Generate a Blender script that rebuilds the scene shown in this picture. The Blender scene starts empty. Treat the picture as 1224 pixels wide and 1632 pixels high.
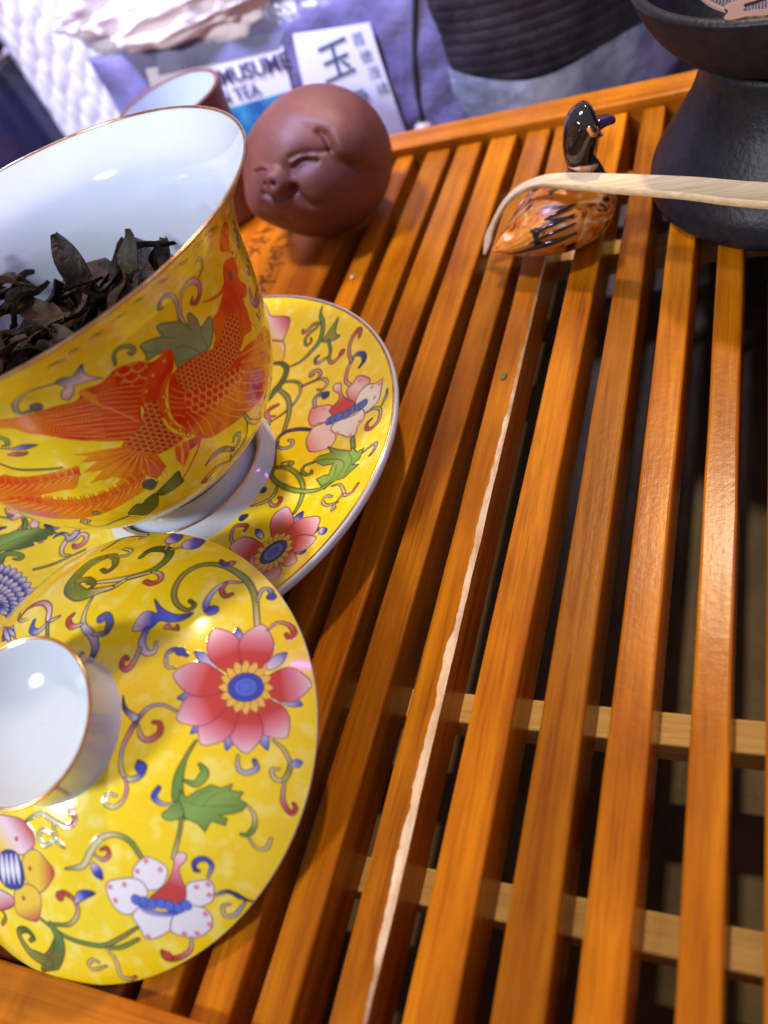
import bpy, bmesh, math, random
import numpy as np
from mathutils import Matrix, Vector

random.seed(7)
RNG = np.random.default_rng(7)
CM = 0.01
scene = bpy.context.scene
COL = scene.collection

# ------------------------------------------------------------------ camera
# world: x right across the slats, y away along the slats, z up, slat tops at z = 0 (centimetres * 0.01)
CAM_AXES = np.array([[0.90579363, -0.00298602, -0.4237086],
                     [0.25168356, -0.80066323, 0.54368536],
                     [-0.34087135, -0.59910723, -0.72448413]])   # columns: right, down, forward
cam_data = bpy.data.cameras.new("camera")
cam = bpy.data.objects.new("camera", cam_data)
COL.objects.link(cam)
right, down, fwd = CAM_AXES[:, 0], CAM_AXES[:, 1], CAM_AXES[:, 2]
M = Matrix(((right[0], -down[0], -fwd[0], 0.0),
            (right[1], -down[1], -fwd[1], 0.0),
            (right[2], -down[2], -fwd[2], 16 * CM),
            (0, 0, 0, 1)))
cam.matrix_world = M
cam_data.sensor_fit = 'HORIZONTAL'
cam_data.sensor_width = 36.0
cam_data.lens = 1335.0 / 1224.0 * 36.0
cam_data.clip_start = 0.01
cam_data.clip_end = 20.0
cam_data.dof.use_dof = True
cam_data.dof.focus_distance = 0.205
cam_data.dof.aperture_fstop = 14.0
scene.camera = cam

# ------------------------------------------------------------------ world, lamps, exposure
world = bpy.data.worlds.new("World")
scene.world = world
world.use_nodes = True
bg = world.node_tree.nodes["Background"]
bg.inputs[0].default_value = (0.72, 0.68, 0.80, 1)
bg.inputs[1].default_value = 0.38


def area(name, loc, target, power, size, color, shape='DISK', size_y=None):
    d = bpy.data.lights.new(name, 'AREA')
    d.energy = power
    d.shape = shape
    d.size = size * CM
    if size_y:
        d.size_y = size_y * CM
    d.color = color
    o = bpy.data.objects.new(name, d)
    COL.objects.link(o)
    o.location = Vector(loc) * CM
    o.rotation_euler = (Vector(target) - Vector(loc)).to_track_quat('-Z', 'Y').to_euler()
    return o


# white ceiling lamp in front of the table on the left: shadows fall to the back right
area("ceiling_lamp_white", (-64, -64, 80), (-12, 10, 0), 9.6, 15, (0.93, 0.94, 1.0))
# warm spot lamp above the far side: glare along the right-hand slats, shadow of the stand towards the viewer
area("ceiling_lamp_warm", (-4, 74, 92), (-2, 12, 0), 6.2, 6, (1.0, 0.76, 0.46))
# violet tube on the right and blue-violet light over the things behind the tray
area("violet_tube", (62, 62, 46), (-8, 18, 2), 0.7, 2.5, (0.45, 0.05, 1.0), 'RECTANGLE', 16)
bl = area("blue_violet_lamp", (-30, 20, 84), (-22, 54, 0), 3.0, 12, (0.50, 0.52, 1.0))
bl.data.spread = math.radians(55)

scene.view_settings.view_transform = 'Standard'
scene.view_settings.look = 'None'
scene.view_settings.exposure = 0.28
scene.view_settings.gamma = 1.0
scene.view_settings.use_curve_mapping = False
scene.cycles.use_denoising = True
scene.cycles.max_bounces = 8
scene.cycles.sample_clamp_indirect = 4.0


# ------------------------------------------------------------------ materials
def lin(r, g, b):
    def f(c):
        c /= 255.0
        return c / 12.92 if c <= 0.04045 else ((c + 0.055) / 1.055) ** 2.4
    return (f(r), f(g), f(b))


def new_mat(name):
    m = bpy.data.materials.new(name)
    m.use_nodes = True
    nt = m.node_tree
    return m, nt, nt.nodes, nt.links, nt.nodes["Principled BSDF"]


def setp(b, **kw):
    names = {'rough': 'Roughness', 'metal': 'Metallic', 'coat': 'Coat Weight', 'coat_rough': 'Coat Roughness',
             'spec': 'Specular IOR Level', 'sss': 'Subsurface Weight', 'trans': 'Transmission Weight', 'ior': 'IOR',
             'alpha': 'Alpha', 'sheen': 'Sheen Weight'}
    for k, v in kw.items():
        b.inputs[names[k]].default_value = v


def mixed(name, c1, c2, scale=(1, 1, 1), noise=40.0, detail=5.0, lo=0.35, hi=0.65, bump=0.0, bump_noise=None,
          bump_scale=None, rough_var=0.0, dist=0.002, extra=None, **kw):
    """Principled material: two colours mixed by stretched noise, with optional fine relief."""
    m, nt, N, L, b = new_mat(name)
    tc = N.new('ShaderNodeTexCoord')
    mp = N.new('ShaderNodeMapping')
    mp.inputs['Scale'].default_value = scale
    L.new(tc.outputs['Object'], mp.inputs['Vector'])
    no = N.new('ShaderNodeTexNoise')
    no.inputs['Scale'].default_value = noise
    no.inputs['Detail'].default_value = detail
    no.inputs['Roughness'].default_value = 0.6
    L.new(mp.outputs[0], no.inputs['Vector'])
    rp = N.new('ShaderNodeValToRGB')
    rp.color_ramp.elements[0].position = lo
    rp.color_ramp.elements[1].position = hi
    rp.color_ramp.elements[0].color = (*c1, 1)
    rp.color_ramp.elements[1].color = (*c2, 1)
    L.new(no.outputs['Fac'], rp.inputs[0])
    L.new(rp.outputs[0], b.inputs['Base Color'])
    setp(b, **kw)
    if rough_var:
        mr = N.new('ShaderNodeMapRange')
        r0 = kw.get('rough', 0.5)
        mr.inputs['To Min'].default_value = max(0.02, r0 - rough_var)
        mr.inputs['To Max'].default_value = min(1, r0 + rough_var)
        L.new(no.outputs['Fac'], mr.inputs['Value'])
        L.new(mr.outputs[0], b.inputs['Roughness'])
    if bump:
        n2 = N.new('ShaderNodeTexNoise')
        n2.inputs['Scale'].default_value = bump_noise or noise
        n2.inputs['Detail'].default_value = 4
        if bump_scale:
            mp2 = N.new('ShaderNodeMapping')
            mp2.inputs['Scale'].default_value = bump_scale
            L.new(tc.outputs['Object'], mp2.inputs['Vector'])
            L.new(mp2.outputs[0], n2.inputs['Vector'])
        else:
            L.new(tc.outputs['Object'], n2.inputs['Vector'])
        bp = N.new('ShaderNodeBump')
        bp.inputs['Strength'].default_value = bump
        bp.inputs['Distance'].default_value = dist
        L.new(n2.outputs['Fac'], bp.inputs['Height'])
        L.new(bp.outputs[0], b.inputs['Normal'])
    return m


def wood(name, dark, light, along='y', gloss=0.3, coat=0.4, grain=1.0, var=0.18):
    """Lacquered wood: long grain, finer pores, per-piece tone, small dents and scratches in the lacquer."""
    m, nt, N, L, b = new_mat(name)
    tc = N.new('ShaderNodeTexCoord')
    oi = N.new('ShaderNodeObjectInfo')
    add = N.new('ShaderNodeVectorMath')
    add.operation = 'ADD'
    sc = N.new('ShaderNodeVectorMath')
    sc.operation = 'SCALE'
    sc.inputs[0].default_value = (0.7, 1.3, 0.4)
    L.new(oi.outputs['Random'], sc.inputs['Scale'])
    L.new(tc.outputs['Object'], add.inputs[0])
    L.new(sc.outputs[0], add.inputs[1])

    def noise(scale, n, det, ro=0.55):
        mp = N.new('ShaderNodeMapping')
        mp.inputs['Scale'].default_value = scale
        L.new(add.outputs[0], mp.inputs['Vector'])
        t = N.new('ShaderNodeTexNoise')
        t.inputs['Scale'].default_value = n
        t.inputs['Detail'].default_value = det
        t.inputs['Roughness'].default_value = ro
        L.new(mp.outputs[0], t.inputs['Vector'])
        return t
    st = (1, .05, 1) if along == 'y' else (.05, 1, 1)
    g1 = noise(st, 210 * grain, 3)
    g2 = noise(st, 900 * grain, 3)
    g3 = noise((1, 1, 1), 22, 3)
    a = N.new('ShaderNodeMath'); a.operation = 'MULTIPLY_ADD'
    a.inputs[1].default_value = 0.35
    L.new(g2.outputs['Fac'], a.inputs[0]); L.new(g1.outputs['Fac'], a.inputs[2])
    a2 = N.new('ShaderNodeMath'); a2.operation = 'MULTIPLY_ADD'
    a2.inputs[1].default_value = 0.55
    L.new(g3.outputs['Fac'], a2.inputs[0]); L.new(a.outputs[0], a2.inputs[2])
    rp = N.new('ShaderNodeValToRGB')
    sb_ = N.new('ShaderNodeMath'); sb_.operation = 'SUBTRACT'; sb_.inputs[1].default_value = 0.45
    L.new(a2.outputs[0], sb_.inputs[0])
    rp.color_ramp.elements[0].position = 0.30
    rp.color_ramp.elements[1].position = 0.72
    rp.color_ramp.elements[0].color = (*dark, 1)
    rp.color_ramp.elements[1].color = (*light, 1)
    L.new(sb_.outputs[0], rp.inputs[0])
    hs = N.new('ShaderNodeHueSaturation')
    mr = N.new('ShaderNodeMapRange')
    mr.inputs['To Min'].default_value = 1 - var
    mr.inputs['To Max'].default_value = 1 + var
    L.new(oi.outputs['Random'], mr.inputs['Value'])
    L.new(mr.outputs[0], hs.inputs['Value'])
    L.new(rp.outputs[0], hs.inputs['Color'])
    g4 = noise((1, .25, 1), 45, 6, .7)
    st_r = N.new('ShaderNodeValToRGB')
    st_r.color_ramp.elements[0].position = 0.36; st_r.color_ramp.elements[0].color = (0.55, 0.50, 0.48, 1)
    st_r.color_ramp.elements[1].position = 0.50; st_r.color_ramp.elements[1].color = (1, 1, 1, 1)
    L.new(g4.outputs['Fac'], st_r.inputs[0])
    g5 = noise((1, .03, 1) if along == 'y' else (.03, 1, 1), 1500, 2)
    po_r = N.new('ShaderNodeValToRGB')
    po_r.color_ramp.elements[0].position = 0.33; po_r.color_ramp.elements[0].color = (0.62, 0.55, 0.5, 1)
    po_r.color_ramp.elements[1].position = 0.43; po_r.color_ramp.elements[1].color = (1, 1, 1, 1)
    L.new(g5.outputs['Fac'], po_r.inputs[0])
    mu = N.new('ShaderNodeMix'); mu.data_type = 'RGBA'; mu.blend_type = 'MULTIPLY'; mu.inputs['Factor'].default_value = 0.5
    L.new(hs.outputs[0], mu.inputs[6]); L.new(st_r.outputs[0], mu.inputs[7])
    mu2 = N.new('ShaderNodeMix'); mu2.data_type = 'RGBA'; mu2.blend_type = 'MULTIPLY'; mu2.inputs['Factor'].default_value = 0.55
    L.new(mu.outputs[2], mu2.inputs[6]); L.new(po_r.outputs[0], mu2.inputs[7])
    L.new(mu2.outputs[2], b.inputs['Base Color'])
    setp(b, rough=gloss, coat=coat, coat_rough=0.22, spec=0.17)
    r2 = N.new('ShaderNodeMapRange')
    r2.inputs['To Min'].default_value = gloss - 0.08
    r2.inputs['To Max'].default_value = gloss + 0.16
    L.new(g3.outputs['Fac'], r2.inputs['Value'])
    L.new(r2.outputs[0], b.inputs['Roughness'])
    # dents + tiny crazing
    vo = N.new('ShaderNodeTexNoise')
    vo.inputs['Scale'].default_value = 650
    vo.inputs['Detail'].default_value = 6
    L.new(add.outputs[0], vo.inputs['Vector'])
    mx = N.new('ShaderNodeMath'); mx.operation = 'MULTIPLY_ADD'
    mx.inputs[1].default_value = 0.6
    L.new(g2.outputs['Fac'], mx.inputs[0]); L.new(vo.outputs['Fac'], mx.inputs[2])
    bp = N.new('ShaderNodeBump')
    bp.inputs['Strength'].default_value = 0.12
    bp.inputs['Distance'].default_value = 0.0004
    L.new(mx.outputs[0], bp.inputs['Height'])
    L.new(bp.outputs[0], b.inputs['Normal'])
    L.new(bp.outputs[0], b.inputs['Coat Normal'])
    return m


MAT = {}
MAT['slat'] = wood('lacquered_slat_wood', (0.28, 0.070, 0.001), (0.54, 0.178, 0.002), gloss=0.25, coat=0.10, var=0.28)
MAT['rail'] = wood('lacquered_rail_wood', (0.32, 0.085, 0.003), (0.56, 0.18, 0.006), along='x', gloss=0.28, coat=0.12)
MAT['board'] = wood('lacquered_board_wood', (0.26, 0.058, 0.002), (0.48, 0.135, 0.004), gloss=0.30, coat=0.08)
MAT['bar'] = wood('pale_crossbar_wood', (0.60, 0.35, 0.09), (0.82, 0.54, 0.19), along='x', gloss=0.5, coat=0.1)
MAT['raw'] = mixed('bare_chipped_wood', lin(226, 186, 136), lin(252, 230, 196), (1, .15, 1), 400, bump=0.25, bump_noise=900, dist=.001, rough=0.8)
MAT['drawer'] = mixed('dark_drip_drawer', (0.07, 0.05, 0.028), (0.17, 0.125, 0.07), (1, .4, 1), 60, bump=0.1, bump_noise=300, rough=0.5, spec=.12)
MAT['ink'] = mixed('burnt_engraving', (0.05, 0.016, 0.004), (0.12, 0.035, 0.006), rough=0.8, spec=.05)
MAT['table'] = mixed('dark_table_cloth', (0.02, 0.02, 0.035), (0.05, 0.045, 0.075), noise=30, bump=0.4, bump_noise=400, rough=0.8)
MAT['porcelain'] = mixed('white_porcelain', (0.56, 0.63, 0.72), (0.62, 0.69, 0.78), noise=30, rough=0.1, coat=0.6, coat_rough=0.04, bump=0.03, bump_noise=60)
MAT['gold'] = mixed('worn_gilding', (0.55, 0.24, 0.12), (0.80, 0.48, 0.22), noise=200, rough=0.22, metal=0.9, rough_var=.08)
MAT['clay'] = mixed('brown_zisha_clay', (0.125, 0.036, 0.022), (0.175, 0.052, 0.032), noise=120, bump=0.25, bump_noise=1400, dist=.0005, rough=0.52, rough_var=.06)
MAT['black_clay'] = mixed('black_grained_pottery', (0.008, 0.008, 0.011), (0.015, 0.015, 0.019), noise=300, bump=0.32, bump_noise=700, dist=.0006, rough=0.42, spec=.25)
MAT['bowl_clay'] = mixed('dark_matt_pottery', (0.018, 0.012, 0.014), (0.028, 0.020, 0.022), noise=300, bump=0.12, bump_noise=900, dist=.0005, rough=0.6, spec=.12)
MAT['steel'] = mixed('steel_mesh', (0.55, 0.50, 0.48), (0.75, 0.70, 0.66), rough=0.28, metal=1.0)
MAT['copper'] = mixed('pink_copper_plate', (0.70, 0.42, 0.34), (0.82, 0.55, 0.46), rough=0.25, metal=0.9)
MAT['bamboo'] = mixed('pale_bamboo', (0.62, 0.45, 0.22), (0.80, 0.63, 0.36), (.06, 1, 1), 900, bump=0.2, bump_noise=900, bump_scale=(.05, 1, 1), dist=.0006, rough=0.45)
MAT['duck_black'] = mixed('glossy_black_enamel', (0.010, 0.007, 0.006), (0.02, 0.013, 0.010), rough=0.07, coat=0.6, coat_rough=0.03)
MAT['duck_orange'] = mixed('orange_enamel', lin(214, 120, 40), lin(238, 160, 84), noise=400, rough=0.15, coat=0.5)
MAT['duck_white'] = mixed('streaky_white_enamel', lin(214, 120, 50), lin(240, 225, 205), (1, 1, .2), 500, rough=0.2, coat=0.5)
MAT['beak'] = mixed('dark_violet_beak', (0.03, 0.01, 0.04), (0.06, 0.02, 0.07), rough=0.1, coat=0.8)


def duck_body_mat():
    m, nt, N, L, b = new_mat('painted_feather_enamel')
    tc = N.new('ShaderNodeTexCoord')
    mp = N.new('ShaderNodeMapping')
    mp.inputs['Rotation'].default_value = (0, 0.2, -0.47)
    mp.inputs['Scale'].default_value = (0.45, 1, 1)
    L.new(tc.outputs['Object'], mp.inputs['Vector'])
    n1 = N.new('ShaderNodeTexNoise'); n1.inputs['Scale'].default_value = 420; n1.inputs['Detail'].default_value = 3
    n1.inputs['Distortion'].default_value = 1.2
    n2 = N.new('ShaderNodeTexNoise'); n2.inputs['Scale'].default_value = 130; n2.inputs['Detail'].default_value = 2
    n2.inputs['Distortion'].default_value = 1.5
    n1.inputs['Scale'].default_value = 300
    L.new(mp.outputs[0], n1.inputs['Vector']); L.new(mp.outputs[0], n2.inputs['Vector'])
    r1 = N.new('ShaderNodeValToRGB')
    e = r1.color_ramp.elements
    e[0].position = 0.33; e[0].color = (*lin(120, 50, 8), 1)
    e[1].position = 0.66; e[1].color = (*lin(250, 220, 175), 1)
    x = e.new(0.42); x.color = (*lin(232, 134, 26), 1)
    x = e.new(0.57); x.color = (*lin(240, 160, 56), 1)
    L.new(n1.outputs['Fac'], r1.inputs[0])
    r2 = N.new('ShaderNodeValToRGB')
    r2.color_ramp.elements[0].position = 0.36; r2.color_ramp.elements[0].color = (1, 1, 1, 1)
    r2.color_ramp.elements[1].position = 0.41; r2.color_ramp.elements[1].color = (0, 0, 0, 1)
    L.new(n2.outputs['Fac'], r2.inputs[0])
    mx = N.new('ShaderNodeMix'); mx.data_type = 'RGBA'
    L.new(r2.outputs[0], mx.inputs['Factor'])
    L.new(r1.outputs[0], mx.inputs[6])
    mx.inputs[7].default_value = (0.012, 0.008, 0.012, 1)
    L.new(mx.outputs[2], b.inputs['Base Color'])
    bp = N.new('ShaderNodeBump'); bp.inputs['Strength'].default_value = 0.5; bp.inputs['Distance'].default_value = .001
    L.new(n1.outputs['Fac'], bp.inputs['Height']); L.new(bp.outputs[0], b.inputs['Normal'])
    setp(b, rough=0.4, coat=0.15, coat_rough=0.2)
    return m


MAT['duck_body'] = duck_body_mat()


def painted_glaze(name):
    """Glossy glaze whose printed decoration is stored as a colour on every vertex."""
    m, nt, N, L, b = new_mat(name)
    at = N.new('ShaderNodeAttribute')
    at.attribute_name = 'print'
    L.new(at.outputs['Color'], b.inputs['Base Color'])
    tc = N.new('ShaderNodeTexCoord')
    no = N.new('ShaderNodeTexNoise'); no.inputs['Scale'].default_value = 130; no.inputs['Detail'].default_value = 3
    L.new(tc.outputs['Object'], no.inputs['Vector'])
    bp = N.new('ShaderNodeBump'); bp.inputs['Strength'].default_value = 0.05; bp.inputs['Distance'].default_value = .001
    bw = N.new('ShaderNodeRGBToBW'); L.new(at.outputs['Color'], bw.inputs[0])
    b2 = N.new('ShaderNodeBump'); b2.inputs['Strength'].default_value = 0.18; b2.inputs['Distance'].default_value = .0006; b2.invert = True
    L.new(no.outputs['Fac'], bp.inputs['Height']); L.new(bw.outputs[0], b2.inputs['Height']); L.new(bp.outputs[0], b2.inputs['Normal'])
    L.new(b2.outputs[0], b.inputs['Normal']); L.new(b2.outputs[0], b.inputs['Coat Normal'])
    setp(b, rough=0.16, coat=0.55, coat_rough=0.05)
    return m


MAT['glaze'] = painted_glaze('printed_yellow_glaze')

# ------------------------------------------------------------------ mesh helpers (everything in centimetres)
BASE = {}


def tag(o, label=None, cat=None, group=None, kind=None):
    if label: o['label'] = label
    if cat: o['category'] = cat
    if group: o['group'] = group
    if kind: o['kind'] = kind
    return o


def thing(name, loc, label, cat, group=None):
    o = bpy.data.objects.new(name, None)
    o.empty_display_size = 0.01
    COL.objects.link(o)
    o.location = Vector(loc) * CM
    BASE[o] = np.array(loc, float)
    return tag(o, label, cat, group)


def mk(name, V, F, mat, parent=None, smooth=True, base=None, colors=None, sharp=None):
    """One mesh object. V are world centimetres; the origin is the parent's base (or `base`)."""
    V = np.asarray(V, float)
    b = BASE[parent] if parent is not None else (np.array(base, float) if base is not None else V.mean(0))
    me = bpy.data.meshes.new(name)
    Vl = (V - b) * CM
    if isinstance(F, np.ndarray):
        nf, k = F.shape
        me.vertices.add(len(V)); me.vertices.foreach_set('co', Vl.astype(np.float32).ravel())
        me.loops.add(nf * k); me.loops.foreach_set('vertex_index', F.astype(np.int32).ravel())
        me.polygons.add(nf)
        me.polygons.foreach_set('loop_start', np.arange(0, nf * k, k, dtype=np.int32))
        me.update(calc_edges=True)
    else:
        me.from_pydata([tuple(v) for v in Vl], [], [tuple(int(i) for i in f) for f in F])
    if colors is not None:
        at = me.attributes.new('print', 'FLOAT_COLOR', 'POINT')
        at.data.foreach_set('color', np.c_[colors, np.ones(len(colors))].astype(np.float32).ravel())
    me.validate()
    me.polygons.foreach_set('use_smooth', [bool(smooth)] * len(me.polygons))
    if sharp:
        me.set_sharp_from_angle(angle=math.radians(sharp))
    me.materials.append(mat)
    me.update()
    o = bpy.data.objects.new(name, me)
    COL.objects.link(o)
    BASE[o] = b
    if parent is not None:
        o.parent = parent
    else:
        o.location = Vector(b) * CM
    return o


def pchip(xk, yk, x):
    xk = np.asarray(xk, float); yk = np.asarray(yk, float); x = np.asarray(x, float)
    h = np.diff(xk); d = np.diff(yk) / h
    m = np.zeros_like(xk); m[0] = d[0]; m[-1] = d[-1]
    for i in range(1, len(xk) - 1):
        if d[i - 1] * d[i] > 0:
            m[i] = 2 * d[i - 1] * d[i] / (d[i - 1] + d[i])
    i = np.clip(np.searchsorted(xk, x) - 1, 0, len(xk) - 2); t = (x - xk[i]) / h[i]
    return ((2*t**3 - 3*t**2 + 1) * yk[i] + (t**3 - 2*t**2 + t) * h[i] * m[i]
            + (-2*t**3 + 3*t**2) * yk[i + 1] + (t**3 - t**2) * h[i] * m[i + 1])


def frame(ax, ay):
    N = np.array([ax, ay, 1.0]); N /= np.linalg.norm(N)
    U = np.cross([0, 1, 0], N); U /= np.linalg.norm(U)
    return np.array([U, np.cross(N, U), N])


def grid_faces(nu, nv, wrap_v=True):
    i = np.arange(nu - 1)[:, None]; j = np.arange(nv if wrap_v else nv - 1)[None, :]
    j2 = (j + 1) % nv
    return np.stack([i * nv + j, i * nv + j2, (i + 1) * nv + j2, (i + 1) * nv + j], -1).reshape(-1, 4)


def revolve(r, z, nseg, o=(0, 0, 0), Fm=np.eye(3), flip=False, theta0=0.0):
    t = theta0 + np.arange(nseg) * 2 * np.pi / nseg
    r = np.asarray(r, float); z = np.asarray(z, float)
    L = np.stack([r[:, None] * np.cos(t), r[:, None] * np.sin(t), np.broadcast_to(z[:, None], (len(r), nseg))], -1).reshape(-1, 3)
    F = grid_faces(len(r), nseg)
    if flip:
        F = F[:, ::-1]
    return L @ Fm + np.asarray(o, float), F, L


def box(x0, x1, y0, y1, z0, z1, bev=0.0):
    if bev <= 0:
        V = [(x, y, z) for z in (z0, z1) for y in (y0, y1) for x in (x0, x1)]
        F = [(0, 2, 3, 1), (4, 5, 7, 6), (0, 1, 5, 4), (2, 6, 7, 3), (0, 4, 6, 2), (1, 3, 7, 5)]
        return V, F
    bm = bmesh.new()
    bmesh.ops.create_cube(bm, size=1)
    for v in bm.verts:
        v.co = Vector(((x0 + x1) / 2 + v.co.x * (x1 - x0), (y0 + y1) / 2 + v.co.y * (y1 - y0), (z0 + z1) / 2 + v.co.z * (z1 - z0)))
    bmesh.ops.bevel(bm, geom=list(bm.edges), offset=bev, segments=2, profile=0.5, affect='EDGES')
    V = [tuple(v.co) for v in bm.verts]; F = [[v.index for v in f.verts] for f in bm.faces]
    bm.free()
    return V, F


def cr_spline(pts, k=8, closed=False):
    p = np.asarray(pts, float)
    if len(p) < 3:
        t = np.linspace(0, 1, k)[:, None]
        return p[0] * (1 - t) + p[1] * t
    if closed:
        seq = np.vstack([p[-1:], p, p[:2]])
    else:
        seq = np.vstack([2 * p[:1] - p[1:2], p, 2 * p[-1:] - p[-2:-1]])
    out = []
    for i in range(1, len(seq) - 2):
        a, b, c, d = seq[i - 1:i + 3]
        for t in np.linspace(0, 1, k, endpoint=False):
            out.append(.5 * (2*b + (c - a)*t + (2*a - 5*b + 4*c - d)*t*t + (-a + 3*b - 3*c + d)*t**3))
    if not closed:
        out.append(p[-1])
    return np.array(out)


def tube(path, radius, nseg=12, flat=(1, 1), cap=True, up=(0, 0, 1)):
    """Swept tube; radius a number or one per path point; flat scales the two section axes."""
    path = np.asarray(path, float)
    rad = np.broadcast_to(np.asarray(radius, float), (len(path),))
    tan = np.gradient(path, axis=0); tan /= np.linalg.norm(tan, axis=1)[:, None] + 1e-12
    V = []
    prev = None
    for p, t, r in zip(path, tan, rad):
        s = np.cross(t, up)
        if np.linalg.norm(s) < 1e-3:
            s = prev if prev is not None else np.cross(t, (1, 0, 0))
        s /= np.linalg.norm(s); prev = s
        q = np.cross(s, t)
        a = np.arange(nseg) * 2 * np.pi / nseg
        V.append(p + r * (flat[0] * np.cos(a)[:, None] * s + flat[1] * np.sin(a)[:, None] * q))
    V = np.vstack(V)
    F = [tuple(f) for f in grid_faces(len(path), nseg)]
    if cap:
        F.append(tuple(range(nseg))[::-1]); n0 = (len(path) - 1) * nseg
        F.append(tuple(n0 + i for i in range(nseg)))
    return V, F


def join(*parts):
    V = []; F = []
    for v, f in parts:
        n = len(V)
        V.extend([tuple(x) for x in v]); F.extend([tuple(int(i) + n for i in q) for q in f])
    return V, F


def vnoise(P, scale, seed=0, octaves=3):
    """cheap smooth value noise in n dimensions, 0..1"""
    P = np.asarray(P, float) * scale
    out = np.zeros(len(P)); amp = 1; tot = 0
    for o in range(octaves):
        q = P * 2 ** o + 17.3 * (o + seed)
        i = np.floor(q).astype(np.int64); f = q - i; f = f * f * (3 - 2 * f)
        d = P.shape[1]; acc = np.zeros(len(P))
        for c in range(2 ** d):
            w = np.ones(len(P)); h = np.full(len(P), seed * 1013 + 7, np.int64)
            for k in range(d):
                b = (c >> k) & 1
                w = w * (f[:, k] if b else 1 - f[:, k])
                h = (h * 1619 + (i[:, k] + b) * 31337) & 0x7fffffff
                h = (h ^ (h >> 13)) * 1274126177 & 0x7fffffff
            acc += w * ((h & 0xffff) / 65535.0)
        out += amp * acc; tot += amp; amp *= .5
    return out / tot


# ------------------------------------------------------------------ decoration printed on the porcelain
INK = {k: np.array(lin(*v)) for k, v in dict(
    k=(62, 54, 34), dk=(40, 38, 52), m=(120, 50, 70), br=(140, 84, 30), red=(200, 66, 60), pnk=(226, 140, 160), pwh=(240, 214, 228),
    wht=(240, 240, 250), mag=(186, 62, 100), gold=(236, 192, 84), blue=(62, 78, 190), blu2=(88, 112, 222), nav=(46, 46, 120),
    lil=(188, 184, 222), cr=(226, 214, 160), ol=(150, 152, 70), grn=(112, 150, 66), dgr=(84, 108, 48), lgr=(142, 182, 88),
    lgg=(136, 168, 112), grg=(112, 146, 90), yel=(240, 206, 60), yel2=(240, 190, 60), red1=(216, 44, 8), red2=(226, 62, 26), red3=(156, 22, 6),
    or1=(228, 98, 20), or2=(238, 150, 30), or3=(244, 160, 72), mar=(150, 50, 50), gry=(118, 104, 84)).items()}


def ramp(cols, t):
    C = np.array([INK[c] for c in cols])
    if len(C) == 1:
        return np.broadcast_to(C[0], (len(t), 3))
    x = np.clip(t, 0, 1) * (len(C) - 1); i = np.minimum(x.astype(int), len(C) - 2); f = (x - i)[:, None]
    return C[i] * (1 - f) + C[i + 1] * f


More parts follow.
